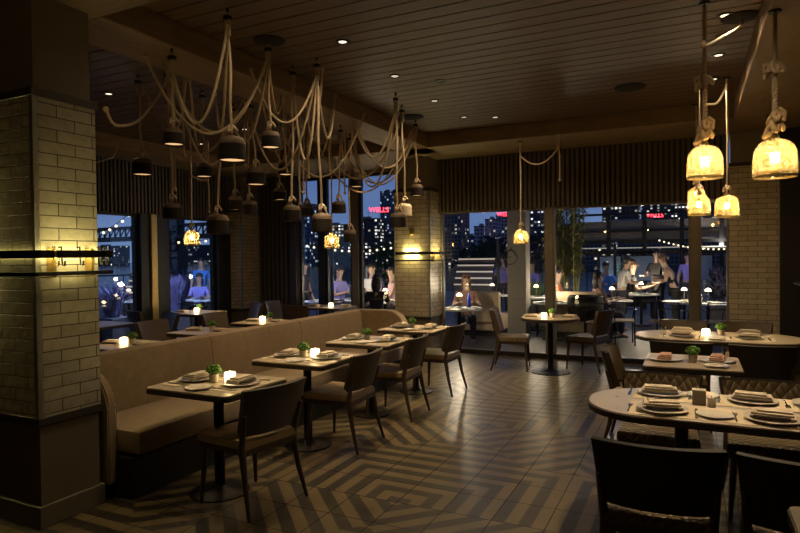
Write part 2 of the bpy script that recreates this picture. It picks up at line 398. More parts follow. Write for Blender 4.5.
def window(n, axis, a0, a1, pos, z0, z1, m='frame', f=.05, d=.08):
    mb = MB()
    def bx(a, b, c, e):
        if axis == 'x': mb.box(a, b, pos-d/2, pos+d/2, c, e, .004)
        else: mb.box(pos-d/2, pos+d/2, a, b, c, e, .004)
    bx(a0, a1, z0, z0+.07); bx(a0, a1, z1-f, z1); bx(a0, a0+f, z0+.07, z1-f); bx(a1-f, a1, z0+.07, z1-f)
    fr = struct('window_%d' % n, mb, m)
    g = MB()
    if axis == 'x': g.box(a0+f, a1-f, pos-.006, pos+.006, z0+.07, z1-f)
    else: g.box(pos-.006, pos+.006, a0+f, a1-f, z0+.07, z1-f)
    g.build('glass_pane', 'glass', fr)
    return fr
w1 = window(1, 'x', -3.78, -2.03, 9.38, 0, 2.33, f=.03)
window(2, 'x', -1.93, -.02, 9.38, 0, 2.33, f=.03)
window(3, 'x', .08, .45, 9.38, 0, 2.33, f=.03)
struct('trim_10', MB().box(-2.03, -1.93, 9.32, 9.44, 0, 2.33, .006), 'frame')
struct('trim_11', MB().box(-.02, .08, 9.32, 9.44, 0, 2.33, .006), 'frame')
window(4, 'x', -6.93, -6.45, 9.76, 0, 3.14, 'frame_dark')
window(5, 'x', -6.33, -5.72, 9.76, 0, 3.14, 'frame_dark')
window(6, 'x', -5.58, -3.9, 9.76, 0, 3.14, 'frame_dark')
struct('trim_12', MB().box(-6.45, -6.33, 9.68, 9.84, 0, 3.14, .006), 'frame_dark')
struct('trim_13', MB().box(-5.72, -5.58, 9.68, 9.84, 0, 3.14, .006), 'frame')
window(7, 'y', 5.0, 6.98, -8.24, 0, 2.36, 'frame_dark')
struct('trim_14', MB().box(-8.3, -8.12, 6.98, 7.16, 0, 2.36, .006), 'frame_dark')
struct('trim_15', MB().box(-8.3, -8.08, 7.16, 7.29, 0, 2.36, .02), 'brass')
struct('door_1', MB().box(-8.3, -8.15, 7.29, 7.6, 0, 2.36, .006), 'frame_dark')
window(8, 'y', 7.6, 8.75, -8.24, 0, 2.36, 'frame_dark')
struct('trim_16', MB().box(-8.3, -8.12, 8.75, 9.1, 0, 2.36, .006), 'frame_dark')
# the curling letter on the glass
pts = []
for i in range(40):
    a = i/39; ang = a*2*PI*1.25
    pts.append((-2.62+.13*math.sin(ang)*(1-.3*a), 9.366, 1.56+.13*math.cos(ang)*(1-.3*a)+.02*a))
sw = MB().tube(pts, .006, 5).tube([(-2.70, 9.366, 1.35), (-2.68, 9.366, 1.5), (-2.64, 9.366, 1.66), (-2.58, 9.366, 1.72)], .007, 5)
sw.tube([(-2.84, 9.366, 1.62), (-2.8, 9.366, 1.50), (-2.74, 9.366, 1.46), (-2.68, 9.366, 1.55), (-2.6, 9.366, 1.58)], .005, 5)
sw.build('window_lettering', 'black_metal', w1)

# brick piers: plaster base, glazed brick, cap, plaster top
def pier(n, x0, x1, y0, y1, bz0, bz1, zt, bm='brick', corner=None):
    b = struct('wall_%s' % n, MB().box(x0+.02, x1-.02, y0+.02, y1-.02, 0, zt), 'plaster')
    MB().box(x0, x1, y0, y1, bz0, bz1).build('brick_face', bm, b)
    MB().box(x0-.012, x1+.012, y0-.012, y1+.012, bz1, bz1+.05, .005).build('cap_trim', 'cap', b)
    MB().box(x0-.008, x1+.008, y0-.008, y1+.008, bz0-.05, bz0, .005).build('base_trim', 'cap', b)
    MB().box(x0+.01, x1-.01, y0+.01, y1-.01, .0, bz0-.05).build('lower_panel', 'plaster_low', b)
    MB().box(x0-.012, x1+.012, y0-.012, y1+.012, 0, .13, .005).build('baseboard', 'plaster_low', b)
    MB().box(x1-.028, x1+.004, y0-.004, y0+.028, bz0, bz1).build('corner_trim', 'steel_trim', b)
    return b
pier('column_near', -5.2, -3.5, 2.25, 2.665, .66, 2.58, BB)
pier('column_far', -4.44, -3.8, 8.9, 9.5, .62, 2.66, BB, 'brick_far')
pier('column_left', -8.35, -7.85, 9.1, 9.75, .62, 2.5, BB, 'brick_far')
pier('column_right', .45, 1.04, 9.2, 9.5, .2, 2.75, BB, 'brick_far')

# rails with LED strip, hooks
def railing(name, label, x, y0, y1, xface, zz, hooks, fx=None):
    """rail running along Y on a +X face, and along X on the -Y face"""
    t = thing(name, label, 'coat rail', (x, y0, zz))
    X = 0; L = y1-y0
    mb = MB().box(-.016, .016, -.06, L+.05, -.024, .024, .004)
    mb.box(-fx, .016, -.06, -.028, -.024, .024, .004); mb.build('upper_bar', 'black_metal', t)
    mb = MB().box(-.012, .012, -.06, L+.05, -.13, -.105, .003)
    mb.box(-fx, .012, -.06, -.036, -.13, -.105, .003); mb.build('lower_bar', 'black_metal', t)
    g = xface-x
    for yy in (.08, L-.08):
        MB().box(g, -.012, yy-.012, yy+.012, -.14, .035, .003).build('bracket', 'brass', t)
    MB().box(g+.002, g+.014, 0.02, L-.02, -.012, .012).build('light_strip', 'led', t)
    MB().box(-fx, -.02, -.06+.045, -.06+.057, -.012, .012).build('light_strip', 'led', t)
    for yy in hooks:
        MB().tube([(.0, yy, .04), (.022, yy, .045), (.026, yy, -.04), (.03, yy, -.065), (.05, yy, -.068), (.055, yy, -.04)], .006, 6).build('hook', 'brass' if yy < .1 else 'black_metal', t, True)
    return t
railing('coat_rail', 'black two-bar coat rail with glowing strip on the near brick column', -3.43, 2.25, 2.665, -3.5, 1.64, [.06, .10, .22, .36, .40], 1.6)
railing('coat_rail', 'black two-bar coat rail with glowing strip on the far brick column', -3.74, 8.9, 9.3, -3.8, 1.65, [.2], .66)
for (x, y, zz, ly) in ((-3.475, 2.47, 1.64, .42), (-3.775, 9.1, 1.65, .4)):
    for rx in (0, PI): light('AREA', (x, y, zz+(.02 if rx else -.02)), 4.5, (1, .84, .33), shape='RECTANGLE', size=.02, size_y=ly, rot=(rx, 0, 0))
for (x, y, zz, lx, e) in ((-4.2, 2.225, 1.64, 1.4, 12), (-4.12, 8.875, 1.65, .6, 6)):
    for rx in (0, PI): light('AREA', (x, y, zz+(.02 if rx else -.02)), e, (1, .84, .33), shape='RECTANGLE', size=lx, size_y=.02, rot=(rx, 0, 0))
# little plaque on the far column
mb = MB().tube([(-.045, 0, .06), (-.045, 0, -.03), (0, 0, -.06), (.045, 0, -.03), (.045, 0, .06), (-.045, 0, .06)], .008, 6)
mb.box(-.035, .035, .0, .012, -.03, .05)
tag(mb.build('wall_plaque', 'brass', loc=(-4.12, 8.885, 2.0)), 'small pale shield plaque on the far brick column', 'plaque')
# wall shelf at right
tag(MB().box(1.15, 1.55, 8.3, 9.05, 1.19, 1.215, .004).build('wall_shelf', 'steel_trim'), 'pale thin shelf on the dark wall at the right edge', 'shelf')

# ceiling fittings
def downlight(x, y, zc, on, label, grp, e=0):
    t = thing('downlight', label, 'ceiling light', (x, y, zc), 0, grp)
    MB().lathe([(.062, -.004), (.062, .0), (.036, .0), (.036, -.006), (.062, -.008), (.062, -.004)], 20).build('bezel', 'black_metal', t, True)
    MB().lathe([(0, .0), (.034, .0), (.034, -.003), (0, -.003)], 16).build('lens', 'lens' if on else 'lens_off', t)
    if e:
        light('SPOT', (0, 0, -.03), e*(2.0 if x > 0 else 2.8), (1, .77, .46), .03, parent=t, spot_size=rad(46), spot_blend=.7)
        light('SPOT', (0, 0, -.03), e*(.95 if x > 0 else .62), (1, .75, .45), .04, parent=t, spot_size=rad(150), spot_blend=1)
    return t
DL = [(-2.62, 3.25, 1, 'lit round downlight nearest the camera above the banquette chairs', 24), (-2.62, 4.33, 1, 'lit round downlight nearest the two rope discs of the ceiling', 62),
      (-2.66, 5.39, 1, 'lit round downlight, second of the row running to the back window', 66), (-2.32, 5.76, 0, 'dark unlit round downlight standing out of the row', 0),
      (-2.68, 6.46, 1, 'bright round downlight third in the row to the back window', 70), (-2.66, 7.40, 1, 'round downlight fourth in the row to the back window', 75),
      (-2.3, 7.6, 1, 'round downlight closest to the back beam, above the round table', 55), (-5.67, 4.49, 1, 'lit round downlight left of the big beam near the column', 30),
      (-5.6, 6.6, 1, 'round downlight left of the big beam behind the lamps', 40), (-6.9, 7.1, 1, 'round downlight near the left windows', 30),
      (.1, 3.6, 1, 'round downlight above the near oval table', 75), (.23, 5.21, 1, 'round downlight above the square table right of the beam', 34),
      (.23, 5.70, 0, 'dark downlight beside the right hanging lamps', 0), (.22, 6.22, 1, 'bright round downlight between the right hanging ropes', 30), (.20, 7.05, 1, 'round downlight above the far oval table', 55)]
for x, y, on, lb, e in DL: downlight(x, y, CE, on, lb, 'recessed ceiling downlights', e)
for x, y, r, lb in ((-.6, 6.95, .16, 'dark round ceiling speaker grille right of centre'), (-3.14, 4.02, .13, 'dark round canopy plate nearest the camera on the ceiling'), (-3.25, 7.05, .16, 'dark round canopy plate by the far end of the beam'), (.33, 5.3, .13, 'dark round canopy plate above the right lamps')):
    tag(MB().lathe([(0, -.012), (r*.9, -.012), (r, -.006), (r, 0), (0, 0)], 28).build('ceiling_plate', 'void', None, True, (x, y, CE)), lb, 'ceiling plate')
t = thing('ceiling_mount_camera', 'black dome security camera above the right brick column', 'camera', (.85, 8.1-.03, BB))
MB().lathe([(.07, 0), (.07, -.03), (.06, -.035), (0, -.035)], 20).build('housing', 'black_metal', t, True, (0, .15, 0))
MB().ball((0, .15, -.045), .052).build('dome', 'black_dome', t, True)

# ------------------------------------------------------------------ ropes and lamps
def sag(a, b, s, n=14):
    a = Vector(a); b = Vector(b); out = []
    for i in range(n+1):
        u = i/n; p = a.lerp(b, u); p.z -= s*4*u*(1-u); out.append(p)
    return out
def knot(mb, c, r, s=.02):
    pts = []
    for i in range(25):
        a = i/24*2*PI
        pts.append((c[0]+s*(math.sin(a)+1.4*math.sin(2*a)), c[1]+s*(math.cos(a)-1.4*math.cos(2*a))*.7, c[2]+s*1.3*math.cos(3*a)+s*.8*math.sin(a)))
    mb.tube(pts, r, 10, cap=False)
def pendant(label, x, y, zb, dia, anchor, swags=(), pale=False, grp='dark bell lamps on ropes', zc=CE):
    """zb rim height; anchor (x,y) on ceiling; swags: list of (x,y,z,sag)"""
    t = thing('pendant_lamp', label, 'pendant lamp', (x, y, zb), 0, grp)
    R = dia/2; Hh = dia*random.uniform(.84, .96)
    zcap = Hh*.66
    MB().lathe([(R*1.02, 0), (R*1.03, .006), (R, zcap*.5), (R*.985, zcap), (R*.95, zcap), (R*.95, zcap*.5), (R*.97, .004), (R*1.02, 0)], 26).build('shade', 'shade_pale' if pale else 'shade_dark', t, True)
    pr = [(R*.985, zcap)]
    for i in range(1, 8):
        a = i/8*PI/2; pr.append((R*.985*math.cos(a)**.42, zcap+(Hh-zcap)*math.sin(a)))
    pr += [(.012, Hh), (.012, Hh-.006)]
    for i in range(7, 0, -1):
        a = i/8*PI/2; pr.append((R*.94*math.cos(a)**.42, zcap+(Hh-zcap)*math.sin(a)*.93))
    pr.append((R*.95, zcap))
    MB().lathe(pr, 26).build('shade_cap', 'shade_pale' if pale else 'shade_cap', t, True)
    MB().lathe([(0, .012), (R*.93, .012), (R*.93, .02), (0, .03)], 22).build('diffuser', 'diffuser', t, True)
    k = MB(); rr = .010
    knot(k, (0, 0, Hh+.05), rr, .017)
    k.tube([(.0, 0, Hh-.01), (-.01, 0, Hh+.03), (0, 0, Hh+.06)], rr, 6)
    e = random.choice((-1, 1)); k.tube([(0, 0, Hh+.07), (e*.03, 0, Hh+.05), (e*.05, .01, Hh-.0), (e*(R*.75), .01, Hh-.045)], rr, 6)
    k.ball((e*R*.75, .01, Hh-.05), .014, n=8, m=5)
    k.build('rope_knot', 'rope', t, True)
    ax, ay = anchor[0]-x, anchor[1]-y; H = zc-zb
    c = MB(); n = 14; ph = random.uniform(0, 6)
    pts = [(ax*u + .012*math.sin(7*u+ph)*math.sin(PI*u), ay*u, Hh+.05+(H-.06-Hh-.05)*u) for u in [i/n for i in range(n+1)]]
    c.tube(pts, .011, 7)
    # loop over the hook
    c.tube([(ax-.018, ay, H-.20), (ax-.02, ay, H-.05), (ax, ay, H-.02), (ax+.02, ay, H-.05), (ax+.018, ay, H-.20)], .0085, 7)
    c.build('cord', 'rope', t, True)
    cl = MB().lathe([(0, -.085), (.034, -.085), (.034, -.06), (0, -.06)], 12, (ax, ay, H)); cl.tube([(ax, ay, H), (ax, ay, H-.03)], .01, 8)
    cl.build('clamp', 'black_metal', t, True)
    for sx, sy, sz, sg in swags:
        s = MB().tube(sag((ax, ay, H-.15), (sx-x, sy-y, sz-zb), sg), .011, 7)
        s.ball((sx-x, sy-y, sz-zb), .022, n=8, m=5)
        s.build('swag_cord', 'rope', t, True)
    light('SPOT', (0, 0, -.005), 3.2*(dia/.17)**2, (1, .62, .3), .04, parent=t, spot_size=rad(150), spot_blend=1)
    return t
def P(px, yb, depth):
    v = fw + rt*((px-400)/F) + up*((266.5-yb)/F)
    return v.x*depth, v.y*depth, EYE+v.z*depth
def on_plane(px, py, z):
    v = fw + rt*((px-400)/F) + up*((266.5-py)/F); k = (z-EYE)/v.z
    return v.x*k, v.y*k
# position column, rim row, distance, diameter, label, anchor(px,py) or None, swags
HUB = (-4.3, 6.3, 3.1)
PL = [
 (142.5, 175, 5.87, .186, 'leftmost charcoal bell lamp, hanging alone beside the near column', (-4.85, 4.17), []),
 (174, 145, 4.57, .152, 'small charcoal bell lamp hanging high with doubled rope, second from the left', (-3.55, 3.37), [(-3.0, 3.37, 3.28, .55)]),
 (172.7, 219, 5.67, .17, 'charcoal bell lamp hanging low directly under the high left one', None, [(-3.95, 3.9, 3.15, .4)]),
 (204, 177, 6.4, .17, 'charcoal bell lamp right of the leftmost, above the amber lamp by the left window', None, [(-3.9, 3.9, 3.15, .5)]),
 (232.5, 161, 4.45, .2, 'largest charcoal bell lamp with pale domed cap, hanging nearest the camera', (-3.0, 3.37), [(-3.9, 4.2, 3.1, .5)]),
 (218, 234, 5.9, .216, 'large low charcoal bell lamp on one long straight rope beside the window', (-4.05, 4.5), [(-3.16, 4.03, 3.25, .6)]),
 (235.5, 210, 7.0, .17, 'dark bell lamp, left of the overlapping pair in front of the left pier', None, []),
 (250, 214, 6.8, .17, 'dark bell lamp, right of the overlapping pair in front of the left pier', None, [(-3.9, 5.5, 3.15, .4)]),
 (256, 185, 6.0, .19, 'charcoal bell lamp under and right of the largest one', (-4.0, 4.8), [(-3.04, 4.57, 3.25, .7)]),
 (271, 148, 5.0, .152, 'small charcoal bell lamp with lit rim high right of the largest one', (-3.16, 4.03), [(-3.75, 3.3, 3.15, .6), (-3.66, 4.89, 3.3, .35)]),
 (286, 175, 6.8, .17, 'charcoal bell lamp above the small one near the dark slatted panel', None, [(-3.66, 4.89, 3.3, .4)]),
 (280, 200, 7.8, .17, 'small far bell lamp in front of the dark slatted panel', None, []),
 (292, 221, 5.67, .17, 'wide dark bell lamp in front of the window frame with bunched ropes', None, [(-3.04, 4.57, 3.25, .75)]),
 (307, 216, 7.8, .17, 'small dark bell lamp between the two low wide ones at the middle window', None, [(-3.35, 5.37, 3.3, .5)]),
 (322, 232, 5.45, .182, 'low brown bell lamp on one long rope in the middle of the cluster', (-3.04, 4.57), [(-3.46, 4.17, 3.25, .45), (-3.35, 5.37, 3.28, .5)]),
 (339, 213, 7.3, .17, 'bell lamp with a bent rope left of the dark window post', None, [(-3.53, 6.06, 3.28, .5)]),
 (356.5, 187, 7.8, .17, 'dark bell lamp hanging highest in front of the middle window sky', None, [(-2.93, 5.95, 3.25, .7)]),
 (350, 242, 7.8, .17, 'lowest small bell lamp in front of the window post', None, [(-3.28, 7.25, 3.25, .6)]),
 (398, 227, 6.6, .178, 'dark bell lamp in front of the far brick column, lower left of the pale one', (-2.93, 5.95), [(-3.53, 6.06, 3.2, .5)]),
 (405, 216, 7.1, .166, 'pale wooden bell lamp tight beside a dark one at the far brick column', (-3.1, 6.46), [(-4.3, 6.6, 3.1, .6)]),
 (417, 196, 7.9, .17, 'rightmost small dark bell lamp in front of the far column', (-3.28, 7.25), [(-4.4, 7.4, 3.0, .5)]),
]
for i, (px, yb, dd, dia, lb, an, sw) in enumerate(PL):
    if an: 
        x, y, zz = P(px, yb, dd)
        x, y, zz = P(px, yb, dd)
    else: x, y, zz = P(px, yb, dd); an = (x+random.uniform(-.04, .04), y)
    inb = (-4.02 < an[0] < -3.5) or an[1] > 8.15
    pendant(lb, x, y, zz, dia, an, sw, pale=(i == 19), zc=BB if inb else CE)
# rope hanging free: loop ends
def free_rope(label, pts, r=.011, m='rope', n=None):
    mb = MB(); P_ = [Vector(p) for p in pts]; out = []
    for i in range(len(P_)-1):
        a = P_[max(i-1, 0)]; b = P_[i]; c = P_[i+1]; d = P_[min(i+2, len(P_)-1)]
        for k in range(6):
            u = k/6; out.append(.5*((2*b)+(-a+c)*u+(2*a-5*b+4*c-d)*u*u+(-a+3*b-3*c+d)*u**3))
    out.append(P_[-1]); mb.tube(out, r, 7)
    o0 = out[0]
    mb.ball(out[-1], r*1.8, n=8, m=5)
    return tag(mb.build('hanging_rope', m, None, True), label, 'rope', 'ropes swagged under the ceiling')
free_rope('long rope swooping from the beam to the near column', [(-3.95, 3.7, 3.2), (-3.95, 3.66, 3.05), (-3.88, 3.35, 2.70), (-3.72, 3.0, 2.57), (-3.49, 2.74, 2.60)])
free_rope('short rope with knotted loop at the left beam by the near column', [(-7.3, 5.9, 3.2), (-7.32, 5.85, 3.05), (-7.2, 5.7, 3.0), (-7.35, 5.5, 2.9), (-7.6, 5.2, 2.78)])
for i, (px, dd, zb, lb) in enumerate(((175.5, 6.2, 2.32, 'straight rope end with a knob hanging between the two left lamps'), (185, 5.5, 2.55, 'straight rope hanging right of the small high lamp'), (246, 6.4, 2.6, 'straight rope hanging behind the largest lamp'), (300, 6.6, 2.2, 'left rope of the bunch hanging by the window frame'), (304, 6.9, 2.35, 'middle rope of the bunch hanging by the window frame'), (309, 6.7, 2.5, 'right rope of the bunch hanging by the window frame'), (345, 7.5, 2.4, 'rope hanging along the window post'), (330, 6.9, 2.6, 'rope hanging right of the low brown lamp'))):
    x, y, _ = P(px, 200, dd); zt = BB if -4.02 < x < -3.5 else CE
    free_rope(lb, [(x, y, zt), (x+.01, y, zt-.3), (x-.006, y, (zt+zb)/2), (x, y, zb)])
for i, (a, b, s, lb) in enumerate((((-3.8, 3.5, 3.2), (-3.15, 4.03, 3.3), .62, 'rope swag from the beam to the near canopy plate'), ((-3.6, 5.2, 3.2), (-3.0, 4.6, 3.3), .5, 'rope swag beside the low brown lamp'),
      ((-4.0, 5.0, 3.2), (-4.4, 6.3, 3.2), .55, 'rope swag left of the beam above the window'), ((-4.2, 5.4, 3.3), (-3.3, 5.9, 3.2), .75, 'deep rope swag crossing under the middle of the beam'),
      ((-3.53, 6.06, 3.2), (-3.28, 7.2, 3.3), .55, 'rope swag dropping between the two far ceiling anchors'), ((-4.5, 6.6, 3.3), (-3.3, 7.2, 3.3), .85, 'deepest rope swag in front of the middle window'),
      ((-4.9, 4.3, 3.3), (-4.1, 4.8, 3.2), .6, 'rope swag left of the beam behind the large low lamp'), ((-4.6, 5.3, 3.3), (-4.1, 3.9, 3.2), .7, 'rope swag running left behind the high left lamp'),
      ((-3.66, 4.89, 3.2), (-4.4, 6.0, 3.3), .7, 'rope swag through the centre of the rope cluster'))):
    tag(MB().tube(sag(a, b, s, 18), .011, 7).ball(a, .02, n=8, m=5).ball(b, .02, n=8, m=5).build('hanging_rope', 'rope', None, True), lb, 'rope', 'ropes swagged under the ceiling')

def amber(label, x, y, zb, dia, zc=CE, big=False, e=9, grp='amber glass lamps on ropes', ext=None):
    t = thing('amber_pendant_lamp', label, 'pendant lamp', (x, y, zb), 0, grp)
    R = dia/2; H = dia*1.0
    pr = [(R*1.0, 0), (R*1.04, .012), (R*1.04, H*.25), (R*1.0, H*.55)]
    for i in range(1, 8):
        a = i/8*PI/2; pr.append((R*math.cos(a)**.8, H*.55+H*.45*math.sin(a)))
    pr += [(.02, H)]
    MB().lathe(pr, 32).build('glass_shade', 'amber', t, True)
    MB().lathe([(R*.97, -.004), (R*1.01, -.004), (R*1.03, .010), (R*.97, .008), (R*.97, -.004)], 32).build('shade_rim', 'brass', t, True)
    MB().ball((0, 0, H*.52), .026, .026, .034, n=12, m=8).build('bulb', 'bulb_hot', t, True)
    s = MB().lathe([(0, H*.66), (.018, H*.66), (.018, H), (.026, H), (.026, H+.02), (0, H+.02)], 12); s.build('socket', 'brass', t, True)
    rr = .017 if big else .011
    k = MB(); knot(k, (0, 0, H+.075), rr*.9, .024 if big else .016)
    if big:
        knot(k, (.005, 0, H+.14), rr*.9, .02); k.tube([(0, 0, H+.05), (-.04, 0, H+.03), (-.07, .01, H+.015)], rr, 7)
        k.tube([(0, 0, H+.10), (.05, 0, H+.12), (.055, 0, H+.17), (.02, 0, H+.2)], rr*.9, 7)
    k.tube([(0, 0, H+.01), (0, 0, H+.12)], rr, 7); k.build('rope_knot', 'rope_pale' if big else 'rope', t, True)
    c = MB(); top = zc-zb
    if big:
        # twisted two strand rope
        for ph in (0, PI):
            pts = [(.009*math.cos(u*14*PI+ph), .009*math.sin(u*14*PI+ph), H+.12+u*.32) for u in [i/60 for i in range(61)]]
            c.tube(pts, .0105, 6)
        knot(c, (0, 0, H+.46), .013, .026)
        c.tube([(0, 0, H+.46), (-.06, 0, H+.44), (-.065, 0, H+.49), (0, 0, H+.50)], .013, 7)
        c.tube([(0, 0, H+.42), (0, 0, top)], .013, 7)
    else: c.tube([(0, 0, H+.1), (.006, 0, (H+top)/2), (0, 0, top)], .011, 7)
    c.build('cord', 'rope', t, True)
    MB().lathe([(0, top), (.04, top), (.04, top-.012), (0, top-.012)], 12).build('ceiling_hook', 'black_metal', t, True)
    if ext:
        s = MB().tube(sag((0, 0, ext[0]-zb), (ext[1]-x, ext[2]-y, ext[3]-zb), ext[4]), .011, 7)
        s.tube([(ext[1]-x, ext[2]-y, ext[3]-zb+.02), (ext[1]-x+.02, ext[2]-y, ext[3]-zb-.1), (ext[1]-x+.02, ext[2]-y, ext[3]-zb-.42)], .011, 7)
        s.tube([(ext[1]-x-.02, ext[2]-y, ext[3]-zb-.02), (ext[1]-x-.02, ext[2]-y, BB-zb-.04), (ext[1]-x, ext[2]-y, BB-zb), (ext[1]-x+.02, ext[2]-y, BB-zb-.04), (ext[1]-x+.01, ext[2]-y, ext[3]-zb-.02)], .011, 7)
        s.ball((ext[1]-x+.02, ext[2]-y, ext[3]-zb-.43), .02, n=8, m=5)
        s.build('swag_cord', 'rope', t, True)
    light('POINT', (0, 0, H*.5), e*1.9, (1, .75, .44), .03, parent=t)
    return t
x, y, zz = P(705, 178, 4.35); amber('large amber lamp left of the two nearest, hanging over the right tables', x, y, zz, .235, CE, True, 11)
x, y, zz = P(775, 177, 3.95); amber('largest amber lamp with rope knot, rightmost of all', x, y, zz, .25, BB-.02, True, 11)
x, y, zz = P(699, 215, 6.2); amber('lower small amber lamp directly under the left large one', x, y, zz, .21, CE, False, 7)
x, y, zz = P(727, 217, 6.2); amber('small amber lamp in front of the right brick column', x, y, zz, .225, CE, False, 7)
x, y, zz = P(696.5, 203, 7.3); amber('half hidden amber lamp just behind the left large one', x, y, zz, .19, CE, False, 5)
x, y, zz = P(521, 244, 8.45); amber('amber lamp hanging alone over the round table at the back window', x, y, zz, .2, BB, False, 6, ext=(3.0, -1.6, 8.12, 3.02, .17))
x, y, zz = P(192, 245, 8.2); amber('amber lamp hanging by the left window', x, y, zz, .2, CE, False, 5, ext=(2.75, x+.3, y, 2.66, .03))
x, y, zz = P(332, 248, 8.3); amber('amber lamp hanging low in front of the middle window', x, y, zz, .2, CE, False, 5)
free_rope('rope reaching up to a ceiling hook beside the right lamps', [(.35, 5.35, 3.4), (.34, 5.3, 3.33), (.2, 5.1, 3.2), (.09, 4.75, 3.05), (.07, 4.45, 2.98)], .012)
free_rope('rope with knotted loop left of the right column lamp', [(.3, 6.6, 3.2), (.22, 6.6, 3.05), (.12, 6.58, 3.03), (.1, 6.58, 2.85)], .011)

# ------------------------------------------------------------------ banquette
bq = thing('banquette', 'long tan velvet banquette sofa running from the near column towards the far column', 'banquette', (-3.95, 2.775, 0))
# local: x=0 back-front face line ; y along
L = 4.15
prof = [(-.16, .0), (-.16, .87), (-.14, .90), (-.06, .905), (-.02, .89), (.0, .84), (.04, .46), (.04, .2), (.0, .12)]
def extrude_y(prof, y0, y1, n=1):
    mb = MB(); rows = []
    for i in range(n+1):
        yy = y0+(y1-y0)*i/n; rows.append([mb.bm.verts.new((p[0], yy, p[1])) for p in prof])
    for a, b in zip(rows, rows[1:]):
        for k in range(len(prof)): mb.bm.faces.new((a[k], a[(k+1) % len(prof)], b[(k+1) % len(prof)], b[k]))
    mb.bm.faces.new(rows[0]); mb.bm.faces.new(list(reversed(rows[-1])))
    return mb
for i in range(3):
    y0 = L*i/3; y1 = L*(i+1)/3-.006
    extrude_y(prof, y0, y1).build('backrest', 'velvet', bq, True)
    MB().box(.03, .66, y0+.01, y1, .30, .46, .035).build('seat_cushion', 'velvet', bq, True)
MB().box(-.12, .6, .0, L, .0, .28, .01).build('plinth', 'base', bq)
# near end panel with rounded front
pp = []
for i in range(9):
    a = PI/2*i/8; pp.append((.28*math.sin(a), .62+.24*math.cos(a)))
def endpanel(y0, y1, ext, zt=.86):
    mb = MB(); pr = [(-.15, .1), (-.15, zt)] + [(ext-.25+.25*math.sin(PI/2*i/8), zt-.25+.25*math.cos(PI/2*i/8)) for i in range(9)] + [(ext, .1)]
    A = [mb.bm.verts.new((p[0], y0, p[1])) for p in pr]; B = [mb.bm.verts.new((p[0], y1, p[1])) for p in pr]
    mb.bm.faces.new(A); mb.bm.faces.new(list(reversed(B)))
    for k in range(len(pr)): mb.bm.faces.new((A[k], A[(k+1) % len(pr)], B[(k+1) % len(pr)], B[k]))
    bmesh.ops.bevel(mb.bm, geom=list(mb.bm.edges), offset=.012, segments=2, affect='EDGES', clamp_overlap=True)
    return mb
endpanel(-.07, .0, .46).build('end_panel', 'velvet', bq, True)
endpanel(L, L+.16, .62, .90).build('return_back', 'velvet', bq, True)

# ------------------------------------------------------------------ furniture makers
def rrect(w, d, r, n=5):
    out = []
    for cx, cy, a0 in ((w/2-r, d/2-r, 0), (-w/2+r, d/2-r, PI/2), (-w/2+r, -d/2+r, PI), (w/2-r, -d/2+r, 1.5*PI)):
        for i in range(n+1): a = a0+PI/2*i/n; out.append((cx+r*math.cos(a), cy+r*math.sin(a)))
    return out
def table(label, x, y, w, d, r, top='tabletop', h=.75, base='round', rz=0, grp=None, posts=((0, 0),), name='dining_table', br=.24):
    t = thing(name, label, 'table', (x, y, 0), rz, grp)
    MB().prism(rrect(w-.012, d-.012, max(r-.006, .01), 8), h-.012, h, .003).build('tabletop', top, t)
    MB().prism(rrect(w, d, r, 8), h-.04, h-.008, .004).build('edge_band', 'tedge', t)
    for (a, b) in posts:
        MB().tube([(a, b, .02), (a, b, h-.055)], .036, 14).build('pedestal', 'black_metal', t, True)
        MB().lathe([(0, 0), (br, 0), (br, .008), (br*.6, .016), (.06, .03), (.04, .05), (0, .05)], 28, (a, b, 0)).build('foot_plate', 'black_metal', t, True)
        MB().box(a-.15, a+.15, b-.03, b+.03, h-.055, h-.04).build('top_bracket', 'black_metal', t)
    return t
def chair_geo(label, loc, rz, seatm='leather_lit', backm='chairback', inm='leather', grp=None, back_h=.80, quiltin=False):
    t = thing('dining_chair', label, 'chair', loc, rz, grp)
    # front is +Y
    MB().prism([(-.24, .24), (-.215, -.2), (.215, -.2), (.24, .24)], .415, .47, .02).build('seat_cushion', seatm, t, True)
    MB().prism([(-.235, .235), (-.21, -.2), (.21, -.2), (.235, .235)], .375, .413, .004).build('seat_frame', 'chairwood', t)
    def sheet(off, w0, w1, z0, z1):
        def f(u, v):
            a = (u-.5)*2; z = z0+(z1-z0)*v; w = (w0+(w1-w0)*v)/2
            yy = -.225-.085*v + .055*a*a + off
            return (a*w, yy, z), (-.2*a, 1, .25)
        return f
    MB().grid(sheet(0, .46, .52, .50, back_h), 12, 5, .022).build('backrest', backm, t, True)
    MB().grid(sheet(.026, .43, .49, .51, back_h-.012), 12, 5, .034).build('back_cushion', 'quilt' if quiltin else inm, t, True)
    for sx in (-1, 1):
        MB().tube([(sx*.205, .2, .39), (sx*.215, .212, .2), (sx*.228, .225, 0)], .02, 8, taper=[.022, .018, .011]).build('leg', 'chairwood', t, True)
        MB().tube([(sx*.235, -.235, .64), (sx*.225, -.20, .52), (sx*.215, -.175, .42), (sx*.225, -.215, .2), (sx*.245, -.27, 0)], .02, 8, taper=[.012, .018, .024, .018, .011]).build('leg', 'chairwood', t, True)
    return t
CH = {}
def chair(label, loc, rz, style='dark', grp=None):
    if style not in CH:
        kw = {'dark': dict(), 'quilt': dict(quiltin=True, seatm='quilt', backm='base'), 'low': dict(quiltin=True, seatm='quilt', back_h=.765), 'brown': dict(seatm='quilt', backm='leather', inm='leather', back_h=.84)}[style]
        CH[style] = chair_geo(label, loc, rz, grp=grp, **kw); return CH[style]
    return dup(CH[style], label, loc, rz, grp)

